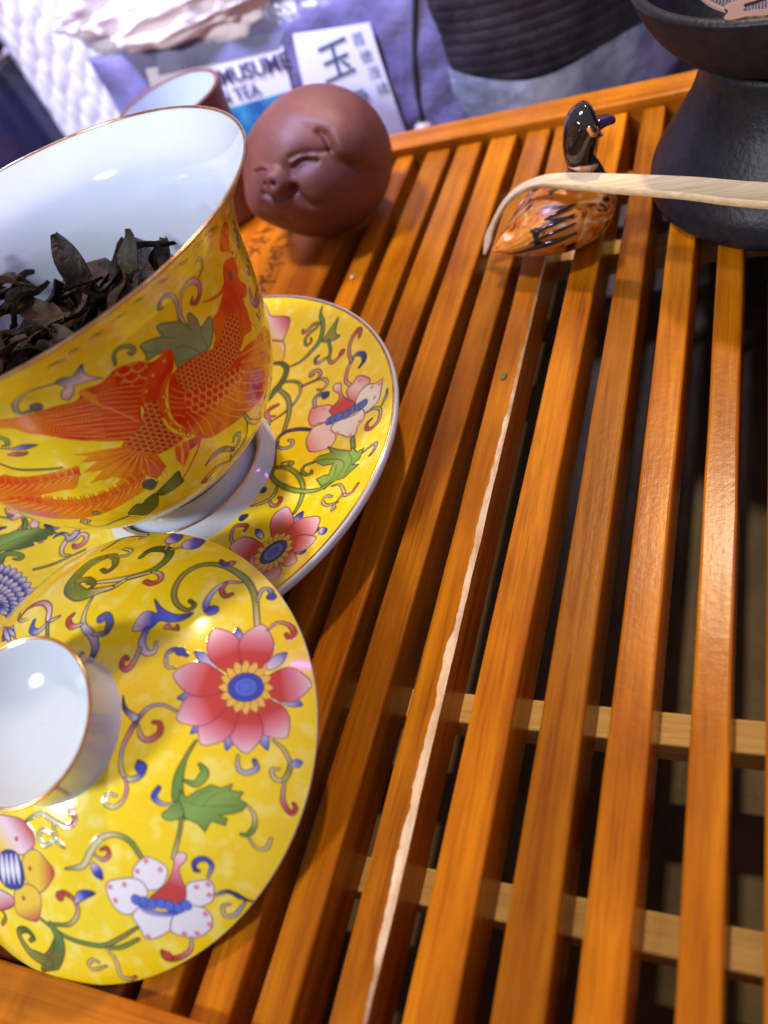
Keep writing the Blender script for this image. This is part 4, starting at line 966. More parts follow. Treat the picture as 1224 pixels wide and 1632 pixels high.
ART_BOWL = """
s;5.03,6.72,4.82,6.79,4.61,6.91,4.46,6.94;.024,.096,.064,.024;gry gry;gry;.006
s;4.44,6.84,4.33,6.87,4.21,6.94,4.11,6.95;.021,.083,.055,.021;gry gry;gry;.006
s;4.03,6.81,3.89,6.83,3.74,6.92,3.62,6.92;.019,.075,.05,.019;gry gry;gry;.005
s;3.5,6.87,3.37,6.87,3.24,6.96,3.12,6.94;.017,.069,.046,.017;gry gry;gry;.005
s;2.94,6.94,2.85,6.92,2.78,6.98,2.69,6.95;.016,.064,.043,.016;gry gry;gry;.004
s;2.57,6.9,2.48,6.88,2.4,6.93,2.31,6.9;.016,.063,.042,.016;gry gry;gry;.004
s;2.12,6.86,2.03,6.83,1.96,6.88,1.87,6.84;.016,.063,.042,.016;gry gry;gry;.004
s;1.67,6.85,1.6,6.82,1.55,6.85,1.48,6.81;.016,.062,.042,.016;gry gry;gry;.004
s;1.3,6.82,1.22,6.78,1.17,6.81,1.08,6.76;.016,.063,.042,.016;gry gry;gry;.004
s;1.4,6.74,1.33,6.74,1.26,6.73;.016,.063,.016;gry gry;gry;.004
s;3.64,5.4,3.6,5.72,3.71,6,3.89,6.17,4.12,6.17,4.31,5.96,4.27,5.75,4.11,5.66,3.97,5.74,4.03,5.82;.052,.071,.071,.071,.084,.11,.117,.117,.097,.052;cr cr cr pwh pnk mag mag;k;.016
s;4.38,6.08,4.53,6.15,4.51,6.35,4.33,6.52,4.32,6.45;.03,.038,.046,.053,.03;cr cr cr;k;.019
s;3.53,5.68,3.6,5.92,3.61,6.15,3.52,6.35,3.36,6.44,3.25,6.38,3.21,6.25,3.29,6.2;.037,.049,.056,.068,.074,.08,.086,.043;cr cr pwh lil blue nav;k;.015
s;7.08,3.97,6.33,4.08;.032,.032;cr cr;k;.039
f;6.18,4.44,6.17,4.25,6.26,4.05,6.77,3.87,6.67,3.75,6.28,3.85,6.09,3.97,5.98,4.2;lil nav blue;6.18,4.44,6.67,3.75;nav;.028
s;6.33,3.82,6.28,3.63,6.13,3.62,6.05,3.79;.048,.06,.06,.036;lil lil nav;k;.029
s;6.44,5.98,6.74,5.73,6.44,5.81,6.7,5.63;.028,.084,.07,.021;gry lil gry;gry;.017
s;6.56,5.71,6.83,5.47,6.51,5.56,6.75,5.39;.028,.084,.07,.021;gry lil gry;gry;.017
s;6.48,5.54,6.69,5.33,6.41,5.4,6.61,5.25;.025,.076,.064,.019;gry lil gry;gry;.016
s;7.49,4.98,7.67,4.76,7.11,4.98,7.72,4.69;.019,.056,.047,.014;gry lil gry;gry;.012
s;7.22,4.81,7.68,4.47,6.96,4.75,7.28,4.53;.025,.074,.062,.018;gry lil gry;gry;.015
s;6.64,4.76,6.78,4.57,6.5,4.65,6.66,4.5;.025,.076,.064,.019;gry lil gry;gry;.016
f;5.35,5.95,5.36,6.18,5.49,6.43,5.79,6.35,6.01,6.11,5.88,5.9,5.83,5.67,6.03,5.5,5.94,5.48,5.69,5.71;red2 red2;5.35,5.95,5.88,5.9;-;.024
f;3.99,4.45,4.19,4.65,4.23,5,4.58,5.03,4.96,5.2,5.41,5.37,5.57,4.96,5.63,4.42,5.5,3.79,5.08,3.9,4.75,3.79,4.29,4.03;red2 or1 or1;5.18,5.11,4.33,4.08;-;.019
f;5.04,5.21,5.23,5.56,5.39,5.67,5.76,5.54,6.02,5.32,5.87,5.02,5.88,4.84,6.07,4.61,5.88,4.46,5.57,4.54,5.49,4.31,5.16,4.42,4.83,4.32,4.64,4.49,4.74,4.76,4.62,4.89;red2 red2 or1;5.72,5.38,4.75,4.39;-;.021
f;5.2,5.36,4.91,5.31,4.59,5.39,4.34,5.5,4.21,5.54,4.43,5.39,4.74,5.25,5.17,5.18;red2 or1;5.19,5.3,4.24,5.51;-;.018
s;4.86,5.01,4.42,4.97,3.96,4.96;.049,.031,.007;red2 or1 or2;-;.017
s;4.9,4.98,4.45,4.91,4,4.87;.049,.032,.007;red2 or1 or2;-;.017
s;4.93,4.95,4.5,4.85,4.05,4.78;.05,.032,.007;red2 or1 or2;-;.017
s;4.97,4.92,4.54,4.79,4.11,4.68;.05,.032,.007;red2 or1 or2;-;.018
s;5.01,4.89,4.6,4.72,4.19,4.57;.051,.033,.007;red2 or1 or2;-;.018
s;5.05,4.86,4.66,4.64,4.27,4.44;.051,.033,.007;red2 or1 or2;-;.018
s;5.09,4.83,4.72,4.56,4.38,4.3;.052,.034,.007;red2 or1 or2;-;.018
s;5.13,4.8,4.8,4.48,4.5,4.15;.053,.034,.008;red2 or1 or2;-;.019
s;5.17,4.77,4.9,4.42,4.68,4.04;.055,.035,.008;red2 or1 or2;-;.019
s;5.21,4.74,5.01,4.36,4.86,3.94;.057,.036,.008;red2 or1 or2;-;.02
s;5.25,4.7,5.11,4.3,5.05,3.84;.057,.037,.008;red2 or1 or2;-;.02
s;5.3,4.67,5.22,4.24,5.23,3.75;.059,.038,.008;red2 or1 or2;-;.021
s;5.34,4.64,5.32,4.19,5.41,3.65;.061,.039,.009;red2 or1 or2;-;.021
s;5.39,4.6,5.41,4.14,5.6,3.56;.063,.04,.009;red2 or1 or2;-;.022
s;5.43,4.57,5.51,4.09,5.78,3.48;.064,.041,.009;red2 or1 or2;-;.023
s;5.98,5.34,6.25,5.36;.073,.01;red2;br;.005
s;5.81,5.06,6.24,5.14;.06,.01;red2 or1;-;.025
d;5.51,5.25;.073;gry;dk;.021
d;5.51,5.25;.035;dk;-;.021
f;3.76,4.03,3.88,4.29,4.1,4.39,4.46,4.27,4.78,4,4.69,3.8,4.39,3.83,4.09,3.73;red1 or1;3.76,4.03,4.78,4;-;.018
f;2.58,5.83,2.84,5.76,3.05,5.65,3.03,5.81,3.05,5.95,3.28,5.82,3.54,5.6,3.67,5.38,3.76,5.58,3.83,5.59,3.94,5.32,3.95,5.1,4.28,5.12,4.25,4.88,4.04,4.63,3.84,4.58,3.61,4.64,3.4,4.72,3.11,4.76,3.01,4.84,3.06,5.13,2.84,5.37,2.54,5.44,2.58,5.57;lgg grg lgg;3.17,5.82,3.32,4.71;dgr;.02
s;3.03,5.65,3.16,5.51,3.29,5.41;.009;dgr;dgr;.006
s;3.95,5.1,3.88,4.91,3.87,4.63;.01;dgr;dgr;.006
s;3.18,5.21,3.38,5.08,3.56,4.83,3.64,4.63;.009;dgr;dgr;.006
s;3.01,4.84,3.19,4.83,3.4,4.72;.009;dgr;dgr;.006
s;2.57,5.82,2.59,5.66,2.69,5.54,2.83,5.47;.009;dgr;dgr;.006
s;3.64,5.4,3.67,5.29,3.71,5.22;.009;dgr;dgr;.006
s;1.98,5.83,2.07,6.06,2.23,6.11,2.38,5.99,2.43,5.83,2.35,5.79,2.3,5.88;.056,.067,.073,.084,.084,.067,.039;grg lgg lgg;k;.014
s;.95,6.22,.73,6.32,.44,6.37,.2,6.28,.04,6.1,.04,5.92,.24,5.88,.38,5.93;.017,.041,.058,.075,.087,.075,.075,.075;cr lil lil lil nav nav;k;.014
d;.33,5.9;.108;nav;k;.014
f;.94,6.24,1.09,6.28,1.23,6.17,1.35,6.23,1.52,6.32,1.45,6.13,1.48,5.94,1.64,5.73,1.43,5.85,1.29,5.89,1.15,5.94,1.04,5.77,.89,5.69,.82,5.79,.9,5.95,1.02,6.02;nav lil pwh pnk;.96,6.27,.97,5.71;nav;.014
f;-.49,6.04,-.05,5.86,.54,5.73,1,5.59,1.21,5.75,1.54,5.65,1.93,5.74,2.19,5.65,2.46,5.47,2.48,5.15,2.05,4.8,1.83,4.48,1.68,4.19,1.35,4,1.03,4.21,.5,4.62,.19,4.91,-.04,5.18,-.24,5.37,-.37,5.62,-.66,5.83;or2 or1 red1 red1;-.58,5.93,1.07,5.24;-;.014
f;1.86,5.71,2.21,5.64,2.55,5.37,2.7,5.31,2.96,5.31,3.1,5.21,2.93,4.86,2.59,4.67,2.29,4.17,2.22,3.78,2.48,3.23,2.36,3.16,2.27,3.73,1.91,4.51,2.06,4.89,1.93,5.13,1.69,5.39;red1 red1 red1;1.86,5.71,2.29,4.17;-;.014
f;2.64,4.63,3.01,4.79,3.5,4.67,3.97,4.49,4.57,4.25,4.71,3.77,4.98,3.71,5.6,3.46,6.35,3.25,6.79,2.72,6.3,2.46,5.46,2.12,4.85,2.07,4.37,2.2,3.99,2.32,3.64,2.4,3.34,2.49,2.89,2.63,2.58,2.93,2.41,3.4,2.32,3.96;red1 red1 or1 or1;3.09,4.3,5.77,2.41;-;.02
f;4.88,3.12,5.42,2.55,5.13,2.25,4.49,2.29,4.35,2.78;red1 mag red1;4.88,3.12,5.13,2.25;-;.024
c;3.97,4.2,4.22,4.47,4.56,4.62,4.82,4.7,5.07,4.5,5,4.18,4.83,3.88,4.47,3.77;.161;-.899;red3 red1;or3;.1
c;2.93,4.73,3.49,4.66,3.96,4.48,4.57,4.25,4.82,3.92,4.48,3.76,3.92,3.75,3.45,3.84,2.97,4.11,2.86,4.34;.147;-.978;red3 red1;or3;.1
c;2.85,4.18,3.45,3.84,4.01,3.71,4.4,3.54,4.62,3.22,4.13,3.12,3.67,3.14,3.17,3.34,2.72,3.67;.246;-1.266;red1 red1;or3;.1
c;2.02,4.58,2.27,4.45,2.11,4.06,2.11,3.59,2.3,3.21,1.89,3.19,1.35,3.38,1.1,3.85,1.07,4.03,1.36,4.12,1.65,4.2,1.87,4.45;.174;-.894;red3 red1;or3;.1
s;2.64,3.75,2.73,3.38,2.74,2.88;.018;or3;-;.017
s;2.55,3.51,2.54,3.18,2.52,2.99;.019;or3;-;.017
s;2.78,3.62,2.97,3.15,2.94,2.63;.019;or3;-;.017
s;2.97,3.48,3.26,2.96,3.38,2.45;.02;or3;-;.018
s;3.18,3.37,3.54,2.79,3.92,2.32;.021;or3;-;.019
s;3.44,3.31,3.8,2.73,4.32,2.25;.022;or3;-;.02
s;3.7,3.29,4.1,2.71,4.78,2.13;.023;or3;-;.021
s;3.93,3.3,4.35,2.78,5.12,2.21;.023;or3;-;.021
s;4.18,3.3,4.68,2.81,5.52,2.25;.025;or3;-;.022
s;4.43,3.38,4.94,2.94,5.88,2.42;.025;or3;-;.023
s;4.6,3.53,5.11,3.18,6.2,2.61;.025;or3;-;.023
s;4.76,3.64,5.37,3.35,6.36,2.87;.026;or3;-;.024
s;4.44,3.79,5.01,3.52,5.67,3.28;.024;or3;-;.021
s;2.65,4.53,2.71,4.35,2.85,4.18;.017;or3;-;.015
s;2.53,4.39,2.65,4.19,2.78,4.07;.017;or3;-;.015
s;2.46,4.26,2.6,4.1,2.72,3.97;.017;or3;-;.015
s;2.41,4.11,2.53,3.99,2.67,3.86;.017;or3;-;.016
s;2.32,3.96,2.47,3.81,2.56,3.68;.017;or3;-;.016
s;2.93,5.3,2.75,5.18,2.49,5.13,2.25,4.97,2.06,4.8,2,4.56;.126,.12,.113,.101,.088,.057;or1 or1 or1 or1;-;.014
s;2.94,5.25,2.73,5.12,2.49,5.01,2.31,4.83,2.24,4.65;.127,.253,.253,.222,.095;red2 red2 red2 red1;-;.014
s;2.93,4.73,2.72,4.76,2.53,4.64,2.34,4.39,2.22,4.05,2.22,3.72,2.31,3.45,2.39,3.18;.046,.113,.126,.126,.113,.099,.086,.046;or1 or1 or1 or1;-;.015
d;2.47,5.05;.044;or3;red1;.011
d;2.17,4.84;.044;or3;red1;.011
d;2,4.56;.044;or3;red1;.011
d;2.83,5.15;.045;or3;red1;.012
d;2.41,4.45;.045;or3;red1;.012
d;2.28,4.13;.047;or3;red1;.012
d;2.22,3.78;.048;or3;red1;.013
d;2.3,3.46;.05;or3;red1;.013
d;2.4,3.19;.052;or3;red1;.013
c;1.87,5.72,2.19,5.65,2.46,5.47,2.44,5.19,2.19,5.03,1.94,5.21,1.8,5.5;.312;2.666;red1 red1;or3;.07
s;2.17,5.01,1.63,5.37,1.02,5.53;.017,.02,.011;or3 or3;-;.014
s;2.1,4.92,1.46,5.36,.78,5.61;.017,.02,.011;or3 or3;-;.014
s;2.02,4.83,1.3,5.34,.56,5.65;.017,.02,.011;or3 or3;-;.014
s;1.94,4.74,1.18,5.29,.39,5.65;.017,.02,.011;or3 or3;-;.014
s;1.87,4.64,1.09,5.2,.29,5.59;.017,.02,.012;or3 or3;-;.014
s;1.79,4.55,1.03,5.09,.26,5.46;.017,.02,.012;or3 or3;-;.014
s;1.71,4.46,1.02,4.94,.31,5.29;.018,.02,.012;or3 or3;-;.014
s;1.63,4.36,1.04,4.76,.43,5.07;.018,.02,.012;or3 or3;-;.014
s;1.55,4.26,1.08,4.57,.59,4.81;.018,.02,.012;or3 or3;-;.014
s;1.47,4.16,1.05,4.43,.62,4.66;.018,.021,.012;or3 or3;-;.015
s;1.38,4.06,.98,4.32,.58,4.56;.018,.021,.012;or3 or3;-;.015
s;1.27,5.28,.42,5.55,-.39,5.81;.017,.017,.009;or3 or3 or2;-;.014
s;1.23,5.18,.41,5.47,-.35,5.71;.017,.017,.009;or3 or3 or2;-;.014
s;1.18,5.07,.39,5.39,-.3,5.62;.017,.017,.009;or3 or3 or2;-;.014
s;1.14,4.97,.38,5.31,-.25,5.52;.017,.017,.009;or3 or3 or2;-;.014
s;1.1,4.86,.37,5.23,-.19,5.42;.017,.017,.009;or3 or3 or2;-;.014
s;1.06,4.75,.36,5.15,-.14,5.33;.018,.018,.009;or3 or3 or2;-;.014
s;1.01,4.65,.35,5.07,-.08,5.23;.018,.018,.009;or3 or3 or2;-;.014
s;.97,4.54,.34,4.99,-.02,5.13;.018,.018,.009;or3 or3 or2;-;.014
s;.92,4.43,.33,4.91,.04,5.04;.018,.018,.009;or3 or3 or2;-;.015
s;1.21,5.33,1.3,5.13,1.47,4.78,1.67,4.32;.034,.04,.034,.023;or3 or3;-;.014
s;1.18,5.7,1.22,5.49,1.25,5.25;.14,.168,.084;or2 or2;-;.014
F;1.17,3.92,1.02,4,.69,4.17,.1,4.4,.38,4.17,.1,4.12,.42,3.95,-.04,3.82,.36,3.65,-.1,3.45,.47,3.31,.55,3.03,.96,3.01,1.16,2.61,1.54,2.8,1.55,3.3,1.28,3.55;or1 or2 or2;1.2,3.71,-.02,3.81;-;.016
s;1.14,3.81,.69,3.98,.3,4.19;.044,.032,.006;or3 or2 or2;-;.015
s;1.15,3.78,.67,3.9,.22,4.05;.044,.032,.006;red1 or1 or1;-;.016
s;1.16,3.75,.66,3.81,.16,3.89;.045,.032,.006;or3 or2 or2;-;.016
s;1.18,3.72,.65,3.72,.11,3.71;.045,.032,.006;red1 or1 or1;-;.016
s;1.19,3.69,.65,3.62,.08,3.51;.046,.033,.007;or3 or2 or2;-;.016
s;1.21,3.66,.66,3.51,.06,3.3;.046,.033,.007;red1 or1 or1;-;.016
s;1.22,3.62,.71,3.41,.15,3.14;.047,.033,.007;or3 or2 or2;-;.016
s;1.24,3.59,.78,3.33,.26,2.99;.047,.034,.007;red1 or1 or1;-;.017
s;1.25,3.56,.85,3.25,.39,2.85;.048,.034,.007;or3 or2 or2;-;.017
s;1.26,3.53,.93,3.19,.53,2.74;.048,.034,.007;red1 or1 or1;-;.017
s;1.28,3.5,1.01,3.13,.67,2.65;.048,.034,.007;or3 or2 or2;-;.017
s;1.29,3.47,1.1,3.09,.83,2.59;.048,.035,.007;red1 or1 or1;-;.017
s;1.31,3.43,1.18,3.05,.98,2.54;.048,.035,.007;or3 or2 or2;-;.017
s;1.32,3.4,1.27,3.03,1.14,2.51;.049,.035,.007;red1 or1 or1;-;.017
s;1.34,3.37,1.35,3.01,1.29,2.51;.049,.035,.007;or3 or2 or2;-;.017
s;1.35,3.33,1.43,3.01,1.43,2.52;.049,.035,.007;red1 or1 or1;-;.017
f;1.09,3.11,.69,3.04,.24,3,-.25,3,-.71,3.09,-1.16,3.28,-1.49,3.5,-1.78,3.78,-2.14,4.11,-3.36,3.03,-2.8,2.82,-2.38,2.59,-1.93,2.42,-1.36,2.29,-.78,2.26,-.2,2.32,.33,2.42,.76,2.52;or2 or1 or2;1.09,3.11,-3.36,3.03;-;.021
s;.96,2.9,.72,2.69,.5,2.56;.03,.026,.007;or3 or2;-;.018
s;.96,2.95,.97,3.09,.95,3.22;.045,.055,.028;red1 or1 or1;-;.017
s;.89,2.89,.65,2.68,.43,2.54;.03,.026,.007;red1 or1;-;.018
s;.9,2.94,.9,3.08,.88,3.2;.045,.056,.028;red1 or1 or1;-;.017
s;.83,2.88,.58,2.66,.36,2.52;.03,.026,.007;or3 or2;-;.018
s;.83,2.93,.83,3.07,.81,3.19;.045,.056,.028;red1 or1 or1;-;.017
s;.69,2.85,.43,2.63,.21,2.48;.03,.027,.008;red1 or1;-;.019
s;.7,2.9,.7,3.04,.69,3.17;.046,.056,.028;red1 or1 or1;-;.017
s;.62,2.84,.36,2.61,.13,2.47;.031,.027,.008;or3 or2;-;.019
s;.63,2.89,.64,3.03,.63,3.15;.046,.057,.028;red1 or1 or1;-;.017
s;.48,2.81,.2,2.6,-.04,2.46;.031,.027,.008;red1 or1;-;.019
s;.49,2.86,.51,3.01,.5,3.13;.046,.057,.029;red1 or1 or1;-;.017
s;.41,2.8,.12,2.59,-.12,2.45;.031,.027,.008;or3 or2;-;.019
s;.42,2.85,.44,3,.44,3.13;.047,.057,.029;red1 or1 or1;-;.018
s;.33,2.79,.04,2.58,-.21,2.44;.031,.028,.008;red1 or1;-;.019
s;.34,2.84,.37,2.99,.37,3.12;.047,.058,.029;red1 or1 or1;-;.018
s;.16,2.77,-.14,2.55,-.4,2.41;.032,.028,.008;or3 or2;-;.02
s;.18,2.82,.21,2.97,.22,3.1;.047,.058,.029;red1 or1 or1;-;.018
s;.08,2.76,-.23,2.55,-.5,2.41;.032,.028,.008;red1 or1;-;.02
s;.09,2.81,.13,2.97,.14,3.1;.048,.059,.029;red1 or1 or1;-;.018
s;-.1,2.74,-.42,2.54,-.71,2.4;.033,.029,.008;or3 or2;-;.02
s;-.08,2.8,-.03,2.96,-.01,3.09;.048,.06,.03;red1 or1 or1;-;.018
s;-.18,2.74,-.52,2.54,-.8,2.41;.034,.029,.008;red1 or1;-;.021
s;-.16,2.79,-.1,2.95,-.08,3.09;.049,.06,.03;red1 or1 or1;-;.018
s;-.27,2.74,-.61,2.54,-.9,2.42;.034,.03,.008;or3 or2;-;.021
s;-.24,2.79,-.18,2.95,-.15,3.09;.049,.06,.03;red1 or1 or1;-;.018
s;-.44,2.74,-.79,2.56,-1.09,2.44;.035,.03,.009;red1 or1;-;.021
s;-.41,2.8,-.33,2.96,-.29,3.11;.05,.061,.031;red1 or1 or1;-;.019
s;-.52,2.75,-.88,2.57,-1.19,2.46;.035,.031,.009;or3 or2;-;.021
s;-.49,2.81,-.41,2.97,-.36,3.11;.05,.062,.031;red1 or1 or1;-;.019
s;-.69,2.77,-1.06,2.6,-1.37,2.49;.036,.031,.009;red1 or1;-;.022
s;-.65,2.83,-.56,2.99,-.5,3.14;.051,.062,.031;red1 or1 or1;-;.019
s;-.77,2.78,-1.15,2.61,-1.47,2.51;.036,.032,.009;or3 or2;-;.022
s;-.73,2.84,-.63,3.01,-.57,3.16;.051,.063,.031;red1 or1 or1;-;.019
s;-.93,2.82,-1.32,2.66,-1.64,2.57;.037,.032,.009;red1 or1;-;.023
s;-.89,2.87,-.78,3.04,-.7,3.19;.052,.064,.032;red1 or1 or1;-;.019
s;-1.02,2.84,-1.41,2.69,-1.73,2.61;.037,.033,.009;or3 or2;-;.023
s;-.97,2.9,-.85,3.07,-.77,3.22;.052,.064,.032;red1 or1 or1;-;.02
s;-1.1,2.86,-1.49,2.72,-1.82,2.64;.038,.033,.009;red1 or1;-;.023
s;-1.05,2.92,-.92,3.09,-.83,3.25;.052,.064,.032;red1 or1 or1;-;.02
s;-1.26,2.92,-1.67,2.79,-2,2.71;.039,.034,.01;or3 or2;-;.024
s;-1.2,2.98,-1.07,3.16,-.97,3.31;.053,.065,.033;red1 or1 or1;-;.02
s;-1.34,2.96,-1.75,2.82,-2.09,2.75;.039,.034,.01;red1 or1;-;.024
s;-1.28,3.02,-1.14,3.19,-1.04,3.34;.053,.066,.033;red1 or1 or1;-;.02
s;-1.49,3.03,-1.91,2.89,-2.26,2.81;.04,.035,.01;or3 or2;-;.025
s;-1.43,3.09,-1.27,3.26,-1.16,3.42;.054,.066,.033;red1 or1 or1;-;.02
s;-1.55,3.06,-1.99,2.93,-2.34,2.86;.041,.036,.01;red1 or1;-;.025
s;-1.49,3.12,-1.33,3.29,-1.22,3.45;.054,.067,.033;red1 or1 or1;-;.02
s;-1.62,3.09,-2.05,2.97,-2.4,2.91;.041,.036,.01;or3 or2;-;.025
s;-1.55,3.15,-1.39,3.33,-1.27,3.48;.055,.067,.034;red1 or1 or1;-;.021
s;-1.72,3.16,-2.15,3.06,-2.49,3.01;.042,.036,.01;red1 or1;-;.026
s;-1.66,3.22,-1.48,3.4,-1.35,3.55;.055,.068,.034;red1 or1 or1;-;.021
s;-1.77,3.2,-2.2,3.1,-2.53,3.06;.042,.037,.01;or3 or2;-;.026
s;-1.7,3.26,-1.52,3.44,-1.39,3.59;.055,.068,.034;red1 or1 or1;-;.021
s;-1.86,3.28,-2.3,3.18,-2.65,3.13;.043,.037,.011;red1 or1;-;.026
s;-1.79,3.34,-1.6,3.52,-1.46,3.67;.055,.068,.034;red1 or1 or1;-;.021
s;-1.91,3.33,-2.36,3.22,-2.72,3.16;.043,.038,.011;or3 or2;-;.026
s;-1.84,3.39,-1.65,3.56,-1.51,3.72;.056,.068,.034;red1 or1 or1;-;.021
s;-1.97,3.37,-2.42,3.26,-2.8,3.19;.044,.038,.011;red1 or1;-;.027
s;-1.89,3.43,-1.7,3.61,-1.56,3.77;.056,.069,.034;red1 or1 or1;-;.021
s;-2.08,3.47,-2.56,3.35,-2.97,3.27;.045,.04,.011;or3 or2;-;.028
s;-2.01,3.53,-1.8,3.71,-1.65,3.87;.056,.069,.035;red1 or1 or1;-;.021
s;-2.15,3.53,-2.64,3.4,-3.08,3.31;.046,.04,.012;red1 or1;-;.028
s;-2.07,3.59,-1.86,3.77,-1.71,3.92;.057,.07,.035;red1 or1 or1;-;.021
s;-2.28,3.63,-2.82,3.49,-3.37,3.33;.049,.043,.012;or3 or2;-;.03
s;-2.2,3.7,-1.98,3.88,-1.82,4.04;.058,.071,.035;red1 or1 or1;-;.022
s;-2.35,3.69,-2.92,3.52,-3.62,3.29;.04,.035,.01;red1 or1;-;.025
s;-2.26,3.75,-2.04,3.94,-1.88,4.1;.058,.072,.036;red1 or1 or1;-;.022
s;.96,2.9,.62,2.84,.25,2.78,-.18,2.74,-.61,2.76,-1.02,2.84,-1.41,2.99,-1.72,3.16,-1.97,3.37,-2.28,3.63;.05,.042,.033;or3 or3;red1;.016
f;.03,4.02,-.24,4.09,-.61,4.14,-1.02,4.2,-1.4,4.29,-1.71,4.4,-2.64,3.63,-2.19,3.6,-1.72,3.55,-1.23,3.52,-.76,3.51,-.44,3.47;or2 or1 or2;.03,4.02,-2.64,3.63;-;.018
s;-.11,3.81,-.39,3.7,-.61,3.65;.028,.024,.007;or3 or2;-;.017
s;-.09,3.86,-.05,3.95,-.03,4.04;.043,.053,.026;red1 or1;-;.016
s;-.16,3.83,-.44,3.71,-.66,3.66;.028,.025,.007;red1 or1;-;.017
s;-.13,3.87,-.1,3.96,-.08,4.05;.043,.053,.027;red1 or1;-;.016
s;-.2,3.84,-.49,3.72,-.71,3.66;.028,.025,.007;or3 or2;-;.017
s;-.18,3.88,-.14,3.97,-.13,4.07;.043,.053,.027;red1 or1;-;.016
s;-.3,3.86,-.59,3.73,-.82,3.67;.028,.025,.007;red1 or1;-;.017
s;-.27,3.9,-.24,3.99,-.22,4.09;.043,.053,.027;red1 or1;-;.016
s;-.35,3.86,-.64,3.74,-.87,3.68;.029,.025,.007;or3 or2;-;.018
s;-.32,3.91,-.29,4,-.27,4.1;.044,.054,.027;red1 or1;-;.016
s;-.45,3.88,-.75,3.75,-.99,3.68;.029,.025,.007;red1 or1;-;.018
s;-.43,3.93,-.39,4.02,-.37,4.11;.044,.054,.027;red1 or1;-;.017
s;-.51,3.89,-.81,3.75,-1.06,3.68;.029,.026,.007;or3 or2;-;.018
s;-.48,3.94,-.44,4.03,-.42,4.12;.044,.054,.027;red1 or1;-;.017
s;-.64,3.9,-.95,3.75,-1.21,3.67;.03,.026,.007;red1 or1;-;.018
s;-.61,3.95,-.57,4.04,-.55,4.14;.045,.055,.028;red1 or1;-;.017
s;-.71,3.91,-1.03,3.76,-1.3,3.66;.03,.026,.008;or3 or2;-;.018
s;-.68,3.96,-.64,4.05,-.62,4.14;.045,.055,.028;red1 or1;-;.017
s;-.86,3.92,-1.19,3.76,-1.47,3.67;.031,.027,.008;red1 or1;-;.019
s;-.83,3.97,-.78,4.06,-.76,4.16;.046,.056,.028;red1 or1;-;.017
s;-.93,3.92,-1.27,3.77,-1.56,3.68;.031,.027,.008;or3 or2;-;.019
s;-.9,3.97,-.85,4.07,-.82,4.16;.046,.057,.028;red1 or1;-;.017
s;-1.08,3.94,-1.43,3.79,-1.72,3.71;.032,.028,.008;red1 or1;-;.02
s;-1.04,3.99,-.98,4.08,-.95,4.18;.047,.058,.029;red1 or1;-;.018
s;-1.15,3.95,-1.51,3.81,-1.8,3.72;.032,.028,.008;or3 or2;-;.02
s;-1.11,4,-1.05,4.1,-1.01,4.2;.047,.058,.029;red1 or1;-;.018
s;-1.22,3.96,-1.58,3.82,-1.88,3.74;.033,.029,.008;red1 or1;-;.02
s;-1.18,4.01,-1.11,4.11,-1.07,4.21;.048,.059,.029;red1 or1;-;.018
s;-1.36,3.99,-1.74,3.85,-2.05,3.76;.034,.029,.008;or3 or2;-;.021
s;-1.31,4.04,-1.24,4.14,-1.2,4.24;.048,.06,.03;red1 or1;-;.018
s;-1.43,4,-1.81,3.86,-2.14,3.77;.034,.03,.009;red1 or1;-;.021
s;-1.38,4.05,-1.31,4.15,-1.26,4.26;.049,.06,.03;red1 or1;-;.018
s;-1.56,4.03,-1.97,3.88,-2.32,3.79;.035,.031,.009;or3 or2;-;.022
s;-1.51,4.08,-1.43,4.18,-1.38,4.29;.05,.061,.031;red1 or1;-;.019
s;-1.62,4.04,-2.04,3.89,-2.4,3.8;.036,.031,.009;red1 or1;-;.022
s;-1.58,4.1,-1.49,4.2,-1.43,4.3;.05,.062,.031;red1 or1;-;.019
s;-1.75,4.07,-2.18,3.93,-2.55,3.83;.037,.032,.009;or3 or2;-;.023
s;-1.69,4.12,-1.6,4.23,-1.54,4.34;.051,.063,.031;red1 or1;-;.019
s;-1.8,4.09,-2.24,3.94,-2.62,3.84;.038,.033,.009;red1 or1;-;.023
s;-1.75,4.14,-1.65,4.25,-1.58,4.35;.051,.063,.032;red1 or1;-;.019
s;-1.91,4.12,-2.37,3.96,-2.79,3.85;.039,.034,.01;or3 or2;-;.024
s;-1.85,4.17,-1.76,4.28,-1.68,4.39;.052,.064,.032;red1 or1;-;.02
s;-1.97,4.13,-2.45,3.97,-2.89,3.83;.04,.035,.01;red1 or1;-;.024
s;-1.91,4.19,-1.81,4.3,-1.73,4.41;.053,.065,.032;red1 or1;-;.02
s;-.11,3.81,-.35,3.86,-.64,3.9,-1,3.93,-1.36,3.99,-1.69,4.06,-1.97,4.13;.044,.037,.029;or3 or3;red1;.014
s;-1.42,4.82,-1.2,4.52,-.76,4.33,-.3,4.17;.028,.048,.055,.028;ol grg ol;k;.017
s;-.79,5.54,-.72,5.41,-.79,5.25,-.91,5.26;.11,.116,.065,.019;lgr grn;k;.016
f;-1.07,5.25,-.77,5.12,-.53,5.12,-.3,4.98,-.57,4.98,-.7,5.01,-.89,5.13;wht lil blue nav;-1,5.22,-.32,5;k;.016
s;-1,4.96,-.84,4.92,-.69,4.88,-.62,4.89;.046,.13,.13,.046;pnk mag red;k;.016
s;2.64,2.87,2.31,2.57,1.9,2.28,1.7,2.15;.05,.05,.042,.033;red1 red1;or3;.009
f;2.3,3.06,2.6,2.97,2.67,2.85,2.42,2.78,2.17,2.81;mag red1;2.3,3.06,2.67,2.85;-;.018
s;2.02,3.07,1.89,2.76,1.87,2.55;.156,.14,.023;or1 or1;or3;.018
